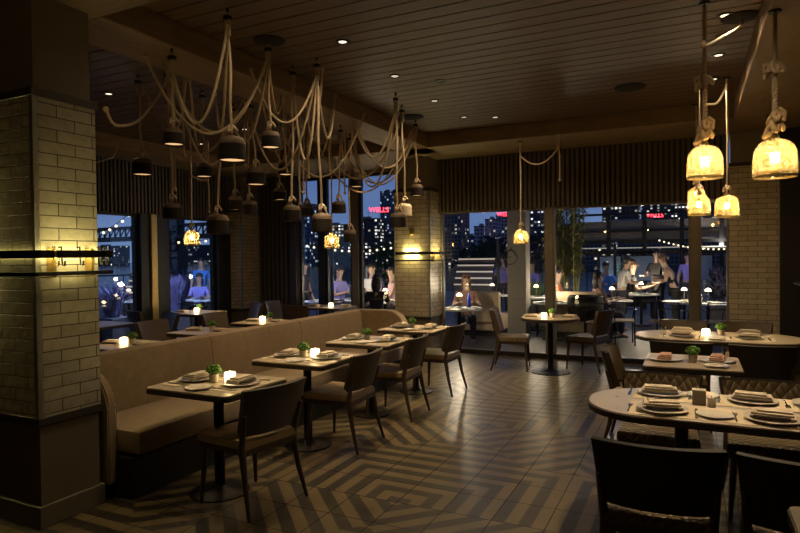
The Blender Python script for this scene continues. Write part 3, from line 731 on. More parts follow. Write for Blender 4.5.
# tableware prototypes
PR = {}
def make(kind, label, loc, rz=0, grp=None):
    if kind in PR:
        o = dup(PR[kind], label, loc, rz, grp)
        return o
    if kind == 'plate':
        o = tag(MB().lathe([(0, 0), (.075, 0), (.08, .004), (.128, .014), (.13, .017), (.126, .018), (.08, .009), (0, .008)], 28).build('plate', 'china', None, True), label, 'plate')
    elif kind == 'side_plate':
        o = tag(MB().lathe([(0, 0), (.05, 0), (.055, .003), (.088, .010), (.09, .013), (.086, .013), (.055, .007), (0, .006)], 24).build('side_plate', 'china', None, True), label, 'plate')
    elif kind in ('napkin', 'red_napkin'):
        mb = MB(); mb.box(-.10, .10, -.055, .05, .0, .014, .006); mb.box(-.095, .09, -.045, .05, .014, .027, .006); mb.box(-.07, .085, -.03, .045, .027, .037, .005)
        o = tag(mb.build('napkin', 'linen' if kind == 'napkin' else 'red_cloth', None, True), label, 'napkin')
        if kind == 'napkin': MB().box(-.085, .075, -.066, -.052, .006, .018, .004).build('folded_edge', 'linen_dark', o, True)
    elif kind == 'placemat':
        o = tag(MB().box(-.21, .21, -.15, .15, 0, .002).build('placemat', 'paper'), label, 'placemat')
    elif kind == 'fork':
        mb = MB().box(-.004, .004, -.10, .03, .0, .004, .0015); mb.prism([(-.011, .03), (.011, .03), (.012, .055), (-.012, .055)], 0, .004)
        for k in range(4): a = -.0115+k*.0067; mb.box(a, a+.003, .055, .095, .0, .003)
        o = tag(mb.build('fork', 'chrome'), label, 'fork')
    elif kind == 'knife':
        mb = MB().box(-.006, .006, -.11, -.01, 0, .006, .002); mb.prism([(-.008, -.01), (.008, -.01), (.009, .08), (.002, .105), (-.008, .09)], .001, .004)
        o = tag(mb.build('knife', 'chrome'), label, 'knife')
    elif kind == 'candle':
        o = thing('candle_holder', label, 'candle')
        MB().lathe([(0, 0), (.034, 0), (.037, .006), (.038, .058), (.034, .064), (.031, .060), (.031, .048), (0, .048)], 20).build('wax_cup', 'candle', o, True)
        MB().lathe([(0, .048), (.006, .055), (.004, .066), (0, .076)], 8).build('flame', 'bulb', o, True)
    elif kind == 'plant':
        o = thing('potted_moss', label, 'potted plant')
        MB().lathe([(0, 0), (.026, 0), (.034, .05), (.036, .056), (.031, .056), (.028, .045), (0, .045)], 18).build('pot', 'pot', o, True)
        mb = MB()
        for i in range(70):
            a = random.uniform(0, 2*PI); b = random.uniform(-.3, 1.4)
            q = Vector((math.cos(a)*math.cos(b)*.045, math.sin(a)*math.cos(b)*.045, .082+math.sin(b)*.03))
            mb.ball(q, random.uniform(.008, .014), n=6, m=4)
        mb.ball((0, 0, .08), .043, .043, .03, n=14, m=8); mb.build('moss', 'moss', o, True)
    elif kind == 'glass':
        o = tag(MB().lathe([(0, 0), (.028, 0), (.032, .09), (.030, .09), (.026, .006), (0, .006)], 18).build('water_glass', 'glass', None, True), label, 'glass')
    elif kind == 'lamp':
        o = thing('table_lamp', label, 'lamp')
        MB().lathe([(0, 0), (.05, 0), (.05, .012), (.008, .018), (.008, .24), (0, .24)], 16).build('stand', 'lamp_metal', o, True)
        MB().lathe([(0, .275), (.025, .27), (.055, .24), (.06, .215), (.055, .215), (0, .23)], 20).build('lamp_shade', 'lamp_glow', o, True)
    PR[kind] = o; o.location = loc; o.rotation_euler.z = rz
    if grp: o['group'] = grp
    return o
TZ = .751
def setting(where, x, y, rz, red=False, side=None, mat_=True, fork=True, z0=TZ):
    """placemat, plate with napkin on top, cutlery"""
    c, s = math.cos(rz), math.sin(rz)
    def L_(a, b): return (x+a*c-b*s, y+a*s+b*c)
    zz = z0
    if mat_: make('placemat', 'cream paper placemat %s' % where, (*L_(0, 0), zz), rz, 'cream paper placemats'); zz += .0035
    make('plate', 'white round plate %s' % where, (*L_(0, .0), zz), rz, 'dinner plates')
    make('red_napkin' if red else 'napkin', '%s %s' % ('red speckled folded napkin on the plate' if red else 'folded linen napkin on the plate', where), (*L_(.0, .0), zz+.0175), rz+random.uniform(-.15, .15), 'folded napkins')
    if fork:
        make('fork', 'steel fork beside the plate %s' % where, (*L_(-.165, 0), zz), rz, 'forks')
        make('knife', 'steel knife beside the plate %s' % where, (*L_(.165, 0), zz), rz, 'knives')
    if side: make('side_plate', 'small side plate %s' % where, (*L_(*side), z0+.001), rz, 'side plates')

# banquette tables and their chairs
TY = [3.14, 4.24, 5.36, 6.46]
tn = ['nearest the camera', 'second from the camera', 'third from the camera', 'farthest from the camera']
for i, y in enumerate(TY):
    x = -2.96 if i else -2.93
    table('dark edged square table by the banquette, %s' % tn[i], x, y, .72, .64, .05, 'tabletop', grp='square tables along the banquette', br=.2)
    o = ['first', 'second', 'third', 'fourth'][i]
    setting('on the banquette side of the %s banquette table' % o, x-.19, y, rad(-90), side=None)
    setting('on the chair side of the %s banquette table' % o, x+.20, y, rad(90), side=None)
    make('plant', 'moss in small pot on the %s banquette table from the camera' % o, (x-.04, y+.0, TZ), 0, 'moss pots on tables')
    make('side_plate', 'small side plate by the pot on the %s banquette table' % o, (x+.02, y-.2, TZ+.001), 0, 'side plates')
for i in (0, 1):
    x = -2.93+.05 if i == 0 else -2.92
    make('candle', 'glowing candle cup on the %s banquette table' % ('first' if i == 0 else 'second'), (x, TY[i]+.06, TZ), 0, 'lit candle cups')
    light('POINT', (x, TY[i]+.06, TZ+.11), .55, (1, .68, .3), .03)
cy = [3.12, 4.42, 5.45, 6.58]
cl = ['dark dining chair with solid back, nearest of the row facing the banquette', 'dark dining chair second in the row facing the banquette', 'dark dining chair third in the row facing the banquette', 'dark dining chair farthest in the row facing the banquette']
for i in range(4): chair(cl[i], (-2.72 if i else -2.64, cy[i], 0), rad(90 + (-10, 2, 3, 0)[i]), 'dark', 'dining chairs facing the banquette')

# round table at the back window
rtab = table('round table with candle at the back window', -1.75, 8.24, .78, .78, .389, 'tabletop', grp=None, name='round_table', br=.27)
make('candle', 'glowing candle cup on the round table at the back window', (-1.80, 8.1, TZ), 0, 'lit candle cups'); light('POINT', (-1.8, 8.1, TZ+.11), 2.0, (1, .68, .32), .03)
make('plant', 'moss pot behind the candle on the round table', (-1.72, 8.22, TZ), 0, 'moss pots on tables')
make('napkin', 'folded linen napkin at the left of the round table', (-2.0, 8.2, TZ), .3, 'folded napkins'); make('napkin', 'folded linen napkin at the right of the round table', (-1.5, 8.3, TZ), -.3, 'folded napkins')
chair('brown leather chair left of the round table at the window', (-2.30, 8.3, 0), rad(-80), 'brown', None)
chair('brown leather chair right of the round table at the window', (-1.30, 8.66, 0), rad(72), 'brown', None)

# near oval table, right
ox, oy = .3, 3.71
table('long oval pale table at right, nearest the camera', ox+.06, oy, 1.84, .72, .34, 'stone', posts=((-.42, 0), (.42, 0)), name='oval_table', br=.22)
for wy, nm in ((oy-.175, 'near'), (oy+.19, 'far')):
    tag(MB().box(-.32, .98, wy-.15, wy+.15, TZ, TZ+.002).build('table_runner', 'paper'), 'cream paper runner along the %s side of the near oval table' % nm, 'runner')
Z2 = TZ+.003
def cover(where, x, y, rz, side=None): setting(where, x, y, rz, mat_=False, side=side, z0=Z2)
cover('at the near left of the near oval table', -.15, oy-.2, 0); cover('at the far left of the near oval table', -.18, oy+.2, PI)
cover('at the near right of the near oval table', .36, oy-.2, 0); cover('at the far right of the near oval table', .30, oy+.2, PI)
make('side_plate', 'small side plate at the near middle of the near oval table', (.1, oy-.22, Z2), 0, 'side plates')
make('side_plate', 'small side plate at the far middle of the near oval table', (.05, oy+.24, Z2), 0, 'side plates')
make('plate', 'plate at the right edge of the picture on the near oval table', (.62, oy+.22, Z2), 0, 'dinner plates')
o = tag(MB().box(-.035, .035, -.03, .03, 0, .085, .004).build('menu_holder', 'pot', loc=(.03, oy+.03, TZ+.001)), 'brown square holder in the middle of the near oval table', 'holder')
t = thing('unlit_candle', 'pale short candle beside the brown holder', 'candle', (.09, oy-.02, TZ+.001)); MB().lathe([(0, 0), (.02, 0), (.021, .05), (.018, .054), (0, .052)], 14).build('wax', 'paper', t, True); MB().tube([(0, 0, .052), (.002, 0, .064)], .0015, 5).build('wick', 'black_metal', t)
chair('black backed chair nearest the camera, left of the two in front of the oval table', (-.15, 2.98, 0), rad(2), 'quilt', 'chairs at the near oval table')
chair('black backed chair nearest the camera, right of the two in front of the oval table', (.42, 2.98, 0), rad(-1), 'quilt', 'chairs at the near oval table')
chair('quilted leather chair on the far side of the near oval table, left one', (-.2, 4.28, 0), rad(180), 'low', 'chairs at the near oval table')
chair('quilted leather chair on the far side of the near oval table, right one', (.42, 4.28, 0), rad(181), 'low', 'chairs at the near oval table')
# corner table
table('pale table corner at the bottom right corner of the picture', .62, 2.03, .68, .68, .03, 'stone', name='side_table')
# middle square table, right
table('square table between the two oval tables', -.01, 5.22, .68, .66, .04, 'tabletop')
setting('at the left of the middle square table', -.2, 5.2, rad(-90), True, mat_=False, fork=False); setting('at the right of the middle square table', .17, 5.26, rad(90), True, mat_=False, fork=False)
make('plant', 'moss in white pot on the middle square table', (0.0, 5.2, TZ), 0, 'moss pots on tables')
make('side_plate', 'small side plate at the near right of the middle square table', (.16, 5.03, TZ+.001), 0, 'side plates')
chair('dark chair left of the middle square table', (-.40, 5.4, 0), rad(-92), 'dark', 'chairs at the middle square table'); chair('dark leather chair right of the middle square table', (.72, 5.15, 0), rad(100), 'brown', 'chairs at the middle square table')
# far oval table
table('long oval table in front of the right brick column', .22, 6.88, 1.55, .82, .38, 'tabletop', posts=((-.35, 0), (.35, 0)), name='oval_table', br=.22)
setting('at the near left of the far oval table', -.1, 6.72, 0, mat_=True); setting('at the near right of the far oval table', .5, 6.74, 0, mat_=True)
setting('at the far left of the far oval table', -.1, 7.08, PI, mat_=True, fork=False); setting('at the far right of the far oval table', .52, 7.08, PI, mat_=True, fork=False)
make('candle', 'glowing candle cup on the far oval table', (.12, 6.92, TZ), 0, 'lit candle cups'); light('POINT', (.12, 6.9, TZ+.11), 1.0, (1, .7, .35), .03)
make('plant', 'moss pot beside the candle on the far oval table', (.26, 6.98, TZ), 0, 'moss pots on tables')
make('glass', 'short water glass at the left end of the far oval table', (-.28, 6.85, TZ), 0); make('side_plate', 'small side plate in the near middle of the far oval table', (.2, 6.62, TZ+.001), 0, 'side plates')
chair('dark chair on the near side of the far oval table, left one', (-.1, 6.22, 0), 0, 'dark', 'chairs at the far oval table'); chair('dark chair on the near side of the far oval table, right one', (.52, 6.22, 0), rad(4), 'dark', 'chairs at the far oval table')
chair('dark chair on the window side of the far oval table, left one', (-.1, 7.6, 0), PI, 'dark', 'chairs at the far oval table'); chair('dark chair on the window side of the far oval table, right one', (.55, 7.6, 0), PI, 'dark', 'chairs at the far oval table')

# second row behind the banquette
R2 = [(-5.12, 4.2, 'behind the banquette next to the near column'), (-5.15, 5.35, 'behind the banquette, middle one'), (-5.15, 6.42, 'behind the banquette, in front of the left pier')]
for i, (x, y, w) in enumerate(R2):
    table('square table %s' % w, x, y, .7, .64, .05, 'tabletop', grp='square tables behind the banquette')
    make('plant', 'moss pot on the table %s' % w, (x+.05, y+.03, TZ), 0, 'moss pots on tables')
    make('napkin', 'napkin at left on the table %s' % w, (x-.2, y, TZ), .4, 'folded napkins'); make('napkin', 'napkin at right on the table %s' % w, (x+.22, y, TZ), -.3, 'folded napkins')
    if i != 1: make('candle', 'glowing candle cup on the table %s' % w, (x-.06, y+.02, TZ), 0, 'lit candle cups'); light('POINT', (x-.06, y+.02, TZ+.11), .7, (1, .7, .35), .03)
    chair('brown leather chair left of the table %s' % w, (x-.66, y, 0), rad(-88), 'brown', 'chairs behind the banquette')
bq2 = thing('banquette', 'second banquette bench back to back behind the long tan one', 'banquette', (-4.2, 2.85, 0))
MB().box(-.5, .0, 0, 3.9, .28, .46, .03).build('seat_cushion', 'velvet', bq2, True); MB().box(-.06, .06, 0, 3.9, .3, .85, .03).build('backrest', 'velvet', bq2, True); MB().box(-.45, .02, 0, 3.9, 0, .28).build('plinth', 'base', bq2)
# window tables left
table('square table by the left window with candle', -7.15, 7.2, .72, .68, .05, 'tabletop', grp='tables by the left windows')
make('candle', 'glowing candle cup on the table by the left window', (-7.15, 7.2, TZ), 0, 'lit candle cups'); light('POINT', (-7.15, 7.2, TZ+.11), 1.2, (1, .7, .35), .03)
make('plant', 'moss pot on the table by the left window', (-7.2, 7.32, TZ), 0, 'moss pots on tables')
make('napkin', 'folded linen napkin on the table by the left window', (-7.35, 7.1, TZ), 0, 'folded napkins')
chair('brown leather chair right of the left window table', (-6.75, 7.85, 0), rad(150), 'brown', 'chairs by the left windows'); chair('brown leather chair facing away at the left window table', (-7.45, 6.55, 0), rad(-20), 'brown', 'chairs by the left windows')
table('square table by the left window close to the near column', -7.1, 5.4, .7, .66, .05, 'tabletop', grp='tables by the left windows')
chair('brown leather chair at the table close to the near column', (-6.7, 5.95, 0), rad(160), 'brown', 'chairs by the left windows')
table('table with candle at the middle window behind the banquette', -5.75, 8.8, .95, .66, .05, 'tabletop')
make('candle', 'glowing candle cup at the middle window table', (-5.6, 8.75, TZ), 0, 'lit candle cups'); light('POINT', (-5.6, 8.7, TZ+.11), 1.0, (1, .7, .35), .03)
make('napkin', 'folded linen napkin left on the middle window table', (-5.95, 8.75, TZ), 0, 'folded napkins'); make('napkin', 'folded linen napkin right on the middle window table', (-5.4, 8.9, TZ), 0, 'folded napkins')
chair('dark leather chair left of the middle window table', (-6.5, 8.6, 0), rad(-85), 'brown', None); chair('brown leather chair in front of the middle window table', (-5.75, 8.15, 0), 0, 'brown', None)
#EXT
# ------------------------------------------------------------------ dusk sky
w = bpy.data.worlds.new('dusk'); S.world = w; w.use_nodes = True; wt = w.node_tree
bg = wt.nodes['Background']; bg.inputs[1].default_value = 2.1
tc = nd(wt, 'ShaderNodeTexCoord'); sp = nd(wt, 'ShaderNodeSeparateXYZ'); wt.links.new(tc.outputs['Generated'], sp.inputs[0])
cr = nd(wt, 'ShaderNodeValToRGB'); e = cr.color_ramp.elements
e[0].position = 0.0; e[0].color = (.085, .13, .24, 1); e[1].position = .5; e[1].color = (.012, .022, .06, 1)
q = cr.color_ramp.elements.new(.12); q.color = (.05, .085, .19, 1)
nz = nd(wt, 'ShaderNodeTexNoise', Scale=3.0, Detail=6.0); mp = nd(wt, 'ShaderNodeMapping'); mp.inputs['Scale'].default_value = (1, 1, 5)
wt.links.new(tc.outputs['Generated'], mp.inputs[0]); wt.links.new(mp.outputs[0], nz.inputs['Vector'])
wt.links.new(mth(wt, 'ADD', sp.outputs[2], mth(wt, 'MULTIPLY', mth(wt, 'SUBTRACT', nz.outputs[0], .5), .18)), cr.inputs[0])
wt.links.new(cr.outputs[0], bg.inputs[0])

# ------------------------------------------------------------------ terrace
G = -.1
struct('floor_terrace', MB().box(-24, 9, -4, 27, G-.12, G), 'deck')
tag(MB().box(-1500, 900, 27.2, 1500, -6.5, -6).build('river', 'water'), 'dark river beyond the terrace', 'river', None, 'structure')
tag(MB().box(-1500, -24.2, -400, 27.2, -6.5, -6).build('river', 'water'), 'dark river beyond the left terrace', 'river', None, 'structure')

def W(px, py, d): 
    v = fw + rt*((px-400)/F) + up*((266.5-py)/F); return v.x*d, v.y*d, EYE+v.z*d
def tower(label, px0, px1, py, d, m, depth=18, zb=-6, name='city_building'):
    xa, ya, z1 = W(px0, py, d); xb, yb, _ = W(px1, py, d); wd = math.hypot(xb-xa, yb-ya)
    ang = math.atan2(yb-ya, xb-xa)
    o = thing(name, label, 'building', (xa, ya, zb), 0)
    # axis aligned footprint
    mb = MB(); xw = abs(xb-xa)
    mb.box(0, xw, 0, depth, 0, z1-zb); mb.build('facade', m, o)
    MB().box(-.3, xw+.3, -.3, depth+.3, z1-zb, z1-zb+.8).build('roof_parapet', 'frame_dark', o)
    if xw > 6: MB().box(xw*.3, xw*.55, depth*.3, depth*.6, z1-zb+.8, z1-zb+3).build('roof_plant_room', 'louver', o)
    return o
tower('tall lit tan tower at the left of the back window', 444, 464, 196, 440, 'city_warm')
tower('low dim block right of the tan tower', 464, 476, 237, 526, 'city_blue')
tower('pale stepped apartment block, lowest left wing', 474, 486, 227, 492, 'city_white')
tower('pale stepped apartment block, middle wing', 485, 497, 220, 514, 'city_white')
tower('pale stepped apartment block, tallest right wing', 496, 512, 216, 536, 'city_white')
tower('dark block with white windows behind the terrace pillar', 524, 552, 206, 590, 'city_dark')
tower('dense dark high-rise with many white windows in the right window', 602, 640, 196, 556, 'city_dense')
tower('dense dark high-rise directly left of the right window post', 641, 692, 188, 642, 'city_dense')
tower('dark lit block in the narrow window beside the right column', 700, 735, 200, 608, 'city_dark')
tower('long low brown block behind the pergola', 556, 735, 226, 414, 'city_warm', 12)
tower('lit block at the left edge of the middle window', 296, 314, 205, 540, 'city_blue')
tower('low block full of white windows in the middle window', 318, 356, 226, 586, 'city_dense')
tower('mid block full of white windows beside the dark tower', 352, 384, 220, 552, 'city_dense')
tower('slim dark tower at the right of the middle window', 380, 393, 192, 678, 'city_blue')
tower('low dense block right in the middle window', 384, 402, 232, 524, 'city_dense')
tower('distant waterfront block in the left window', 88, 138, 247, 890, 'city_dark')
tower('distant waterfront block behind the man in blue', 176, 222, 246, 856, 'city_dark')
def neon(label, px, py, d, hpx, body='WELLS'):
    x, y, z = W(px, py, d); k_ = d/110; cu = bpy.data.curves.new('neon_sign', 'FONT'); cu.body = body; cu.size = hpx*d/F*1.35; cu.extrude = .15; cu.align_x = 'CENTER'
    o = bpy.data.objects.new('neon_sign', cu); COL.objects.link(o)
    me = bpy.data.meshes.new_from_object(o.evaluated_get(bpy.context.evaluated_depsgraph_get())); bpy.data.objects.remove(o)
    me.materials.append(M['neon']); o = bpy.data.objects.new('neon_sign', me); COL.objects.link(o)
    o.rotation_euler = (PI/2, 0, YAW); o.location = (x, y, z)
    tag(o, label, 'sign')
    mb = MB(); s = cu.size
    mb.box(-s*1.9, s*1.9, .3, .5, -.5, -.3)
    for k in (-1.6, 0, 1.6): mb.box(s*k-.15, s*k+.15, .3, .5, -hpx*d/F*3, -.3)
    b = mb.build('sign_frame', 'frame_dark', o); b.rotation_euler = (-PI/2, 0, 0)
neon('red neon letters on the roof at the top of the back window', 505, 216, 470, 4)
neon('red neon letters on the high-rise in the right window', 655, 217, 500, 4.2)
neon('red neon letters on the roof in the middle window', 379, 212, 470, 5.0)

def blob_tree(label, px, pytop, d, wpx, m, name='tree', n=90, hl=None, zb=G):
    x, y, zt = W(px, pytop, d); R = wpx*d/F/2; hh = (zt-zb)
    t = thing(name, label, 'tree', (x, y, zb))
    mb = MB(); rnd = random.Random(int(px*10+d))
    c0 = hh*.62
    for i in range(n):
        a = rnd.uniform(0, 2*PI); b = rnd.uniform(-1, 1); rr = rnd.uniform(.55, 1)
        p = Vector((R*rr*math.cos(a)*math.sqrt(1-b*b), R*rr*math.sin(a)*math.sqrt(1-b*b), c0+hh*.36*rr*b))
        s = R*.22
        for k in range(7):
            q = p+Vector((rnd.uniform(-s, s), rnd.uniform(-s, s), rnd.uniform(-s, s))); l = R*.12; u = Vector((rnd.uniform(-1, 1), rnd.uniform(-1, 1), rnd.uniform(-1, 1))).normalized(); v = u.orthogonal().normalized()
            vs = [mb.bm.verts.new(q+u*l), mb.bm.verts.new(q+v*l*.5), mb.bm.verts.new(q-u*l), mb.bm.verts.new(q-v*l*.5)]; mb.bm.faces.new(vs)
    mb.build('crown', m, t)
    tb = MB().tube([(0, 0, 0), (R*.05, 0, hh*.4), (0, 0, hh*.8)], .1, 8, taper=[R*.1, R*.07, R*.02])
    for k in range(4): a = k*1.6; tb.tube([(R*.04, 0, hh*.35), (R*.5*math.cos(a), R*.5*math.sin(a), hh*.7)], .1, 6, taper=[R*.05, R*.015])
    tb.build('trunk', 'chairwood', t, True); return t
blob_tree('dark round tree below the pale apartment block', 490, 236, 32, 44, 'foliage_dark', n=150)
blob_tree('dark low tree left of the round tree', 465, 246, 34, 26, 'foliage_dark')
blob_tree('dark tree right of the terrace pillar', 538, 228, 30, 30, 'foliage_dark')
blob_tree('green tree at the right of the middle window', 388, 236, 24, 34, 'foliage', n=130)
blob_tree('leafy tree in the centre of the middle window', 340, 246, 26, 44, 'foliage', n=130)
blob_tree('dark shrub in the narrow window beside the right column', 719, 262, 14.5, 26, 'foliage_dark', 'shrub')
blob_tree('small round shrub near the pergola', 626, 252, 17, 17, 'foliage', 'shrub')

def tuft(label, px, d, h, wd, m, name='ornamental_grass', n=110, planter=True):
    x, y, _ = W(px, 266, d); t = thing(name, label, 'plant', (x, y, G)); t['kind'] = 'thing'; rnd = random.Random(int(px)); mb = MB(); z0 = .5 if planter else .0
    for i in range(n):
        a = rnd.uniform(0, 2*PI); s = rnd.uniform(.1, 1); hh = h*rnd.uniform(.6, 1); bx, by = rnd.uniform(-.1, .1), rnd.uniform(-.1, .1)
        e = wd*s; pts = [(bx, by, z0-.03), (bx+e*.35*math.cos(a), by+e*.35*math.sin(a), z0+hh*.6), (bx+e*math.cos(a), by+e*math.sin(a), z0+hh)]
        mb.tube(pts, .01, 4, taper=[.006, .012, .003])
    mb.build('blades', m, t)
    if planter: 
        p = MB().box(-.35, .35, -.3, .3, 0, .5, .02); p.build('planter', 'planter', t)
    return t
tuft('violet lit grass plant in planter at the left window edge', 112, 12.6, .75, .5, 'grass_violet')
tuft('violet lit grass in planter left of the man in blue', 173, 14.0, .85, .35, 'grass_violet')
tuft('violet lit grass plume right behind the man in blue', 222, 16.5, .95, .5, 'grass_violet')
tuft('violet lit grass plume left behind the man in blue', 186, 17.5, .95, .5, 'grass_violet')
tuft('purple flowers beside the right column through the glass', 722, 14.5, .9, .35, 'grass_violet')
tuft('grass clump in planter below the dark round tree', 536, 14.5, .6, .3, 'foliage')
# bamboo clump
t = thing('bamboo', 'tall bamboo clump lit from below right of the window post', 'plant', (*spot(567, 13.9), G)); mb = MB(); lf = MB(); rnd = random.Random(3)
for i in range(26):
    x0, y0 = rnd.uniform(-.3, .3), rnd.uniform(-.2, .2); lx, ly = rnd.uniform(-.12, .12), rnd.uniform(-.1, .1)
    mb.tube([(x0, y0, .45), (x0+lx, y0+ly, 2.0), (x0+lx*2, y0+ly*2, 3.6)], .014, 6)
    for k in range(90):
        u = rnd.uniform(.25, 1); p = Vector((x0+lx*2*u, y0+ly*2*u, .45+3.2*u)); a = rnd.uniform(0, 6.28); l = rnd.uniform(.16, .30)
        dv = Vector((math.cos(a), math.sin(a), -.6)); q = dv.cross(Vector((0, 0, 1))).normalized()*.02
        lf.bm.faces.new([lf.bm.verts.new(p), lf.bm.verts.new(p+dv*l*.5+q), lf.bm.verts.new(p+dv*l), lf.bm.verts.new(p+dv*l*.5-q)])
mb.build('canes', 'bamboo', t, True); lf.build('leaves', 'bamboo', t); MB().box(-.45, .45, -.3, .3, 0, .5, .02).build('planter', 'planter', t)
x, y = spot(567, 12.6); light('SPOT', (x, y, G+.3), 330, (1, .75, .4), .05, rot=(rad(170), 0, 0), spot_size=rad(60))

# pillar of the terrace
x, y = spot(517, 11.9); o = struct('wall_terrace_pillar', MB().box(x-.17, x+.2, y-.1, y+.25, G, 3.1, .01), 'pillar_out')
# pergola
x0, y0 = spot(575, 19.5); x1, _ = spot(700, 19.5)
pg = thing('pergola', 'black steel pergola frame behind the right window', 'pergola', (x0, y0, G)); Lw = 8.4
for k in range(9): MB().box(k*Lw/8-.06, k*Lw/8+.06, -.06, .06, 0, 3.0, .005).build('post', 'black_metal', pg)
for zz, th in ((2.95, .07), (2.42, .08), (2.08, .10), (1.75, .12)): MB().box(0, Lw, -.045, .045, zz-th/2, zz+th/2, .004).build('rail', 'black_metal', pg)
lv = MB().box(.05, Lw, .34, .38, 2.1, 2.75)
for k in range(13): lv.box(.05, Lw, .30, .34, 2.12+k*.05, 2.135+k*.05)
lv.build('louvers', 'louver', pg)
MB().box(.1, Lw, .1, .14, 1.87, 1.90).build('light_strip', 'step_light', pg)
for i, (a, b) in enumerate(((600, 622), (626, 655), (700, 712))):
    xa, ya = spot(a, 18); xb, yb = spot(b, 18)
    o = thing('wind_screen', ['frosted pale screen under the pergola, left one', 'frosted pale screen under the pergola, middle one', 'frosted pale screen seen right of the window post'][i], 'screen', (xa, ya, G))
    MB().box(0, abs(xb-xa), -.02, .02, .9, 1.62).build('panel', 'pane_blue', o); MB().box(-.03, abs(xb-xa)+.03, -.03, .03, 1.62, 1.66).box(-.03, 0, -.03, .03, 0, 1.62).box(abs(xb-xa), abs(xb-xa)+.03, -.03, .03, 0, 1.62).build('frame', 'black_metal', o)
vx, vy = x0+Lw/2, y0-.25
light('AREA', (vx, vy, 1.9+G), 26, (1, .93, .85), shape='RECTANGLE', size=Lw, size_y=.05, rot=(rad(160), 0, 0))
# string of bulbs
def bulbs(label, a, b, s, n=12, r=.03):
    t = thing('string_lights', label, 'string lights', a); A = Vector((0, 0, 0)); B = Vector(b)-Vector(a); pts = sag(A, B, s, n)
    MB().tube(pts, .008, 5).build('cable', 'black_metal', t)
    for p in pts[1:-1]: MB().ball((p[0], p[1], p[2]-.04), r, n=8, m=5).build('bulb', 'lamp_glow', t)
bulbs('string of small white bulbs along the pergola', (*spot(655, 17), 2.05), (*spot(735, 15.5), 1.75), .12, 16, .025)
bulbs('string of bulbs high in the left window', (*W(97, 232, 13)[:2], 2.2), (*W(135, 214, 13)[:2], 2.75), .1, 6)
bulbs('string of bulbs in the left window by the dark bridge tower', (*W(172, 248, 15)[:2], 2.1), (*W(226, 240, 15)[:2], 2.3), .15, 8)
bulbs('string of bulbs across the middle window trees', (*W(300, 246, 16)[:2], 2.0), (*W(398, 252, 16)[:2], 1.9), .15, 14)
# tiers of lit steps
for i, (px, d, lb, wd, sc) in enumerate(((472, 17, 'tier of lit white steps in the back window', 1.1, 1), (132, 15, 'tier of lit white steps in the left window', .7, .8))):
    x, y = spot(px, d); t = thing('lit_steps', lb, 'steps', (x, y, G))
    for k in range(5):
        MB().box(-wd/2-.1*(k % 2), wd/2, k*.1, k*.1+.5, 0 if k == 0 else .9+.2*(k-1)*sc, .9+.2*k*sc*.9+.02).build('step', 'planter', t)
        MB().box(-wd/2, wd/2, k*.1-.012, k*.1-.002, .86+.2*k*sc*.9, .9+.2*k*sc*.9).build('light_strip', 'step_light', t)
# bridge in the left windows
bz = W(150, 238, 150)[2]
xa, ya, _ = W(40, 236, 170); xb, yb, _ = W(260, 236, 130)
br = thing('bridge', 'dark truss bridge crossing the river in the left windows', 'bridge', (xa, ya, -6)); D_ = Vector((xb-xa, yb-ya, 0)); Ld = D_.length; mtx = Matrix.Rotation(math.atan2(D_.y, D_.x), 4, 'Z')
mb = MB(); mb.box(0, Ld, -3, 3, bz+6-.6, bz+6+.3); mb.box(0, Ld, -3, 3, bz+6+2.4, bz+6+2.8)
for k in range(40):
    a = Ld*k/40; mb.box(a, a+.3, -3, -2.7, bz+6, bz+6+2.5); mb.tube([(a, -2.8, bz+6), (a+Ld/40, -2.8, bz+6+2.5)], .15, 4)
bmesh.ops.transform(mb.bm, matrix=mtx, verts=mb.bm.verts); mb.build('truss_deck', 'frame_dark', br)
mb = MB(); tw = Ld*.62
for s in (-1, 1): mb.prism([(tw-3, s*3.4-.9), (tw+3, s*3.4-.9), (tw+3, s*3.4+.9), (tw-3, s*3.4+.9)], -0, bz+6+17)
mb.prism([(tw-3.5, -4.5), (tw+3.5, -4.5), (tw+3.5, 4.5), (tw-3.5, 4.5)], 0, bz+2.5); mb.box(tw-2.5, tw+2.5, -4, 4, bz+6+13, bz+6+17)
bmesh.ops.transform(mb.bm, matrix=mtx, verts=mb.bm.verts); mb.build('tower', 'frame_dark', br)
mb = MB()
for s in (-1, 1):
    mb.tube([(tw+s*u*Ld*.5, -3, bz+6+17-13*(1-(1-u)**2)) for u in [i/10 for i in range(11)]], .25, 5)
bmesh.ops.transform(mb.bm, matrix=mtx, verts=mb.bm.verts); mb.build('cable', 'frame_dark', br)
# terrace railing
for lb, a, b in (('dark terrace railing behind the diners in the back windows', (-9, 24.5), (8.5, 24.5)), ('dark terrace railing at the left side', (-22, 0), (-22, 24.5))):
    t = thing('railing', lb, 'railing', (*a, G)); v = Vector((b[0]-a[0], b[1]-a[1], 0)); n = int(v.length/1.6)
    MB().tube([(0, 0, 1.05), (v.x, v.y, 1.05)], .03, 8).build('top_rail', 'black_metal', t)
    for k in range(n+1): MB().tube([(v.x*k/n, v.y*k/n, 0), (v.x*k/n, v.y*k/n, 1.05)], .02, 6).build('post', 'black_metal', t)

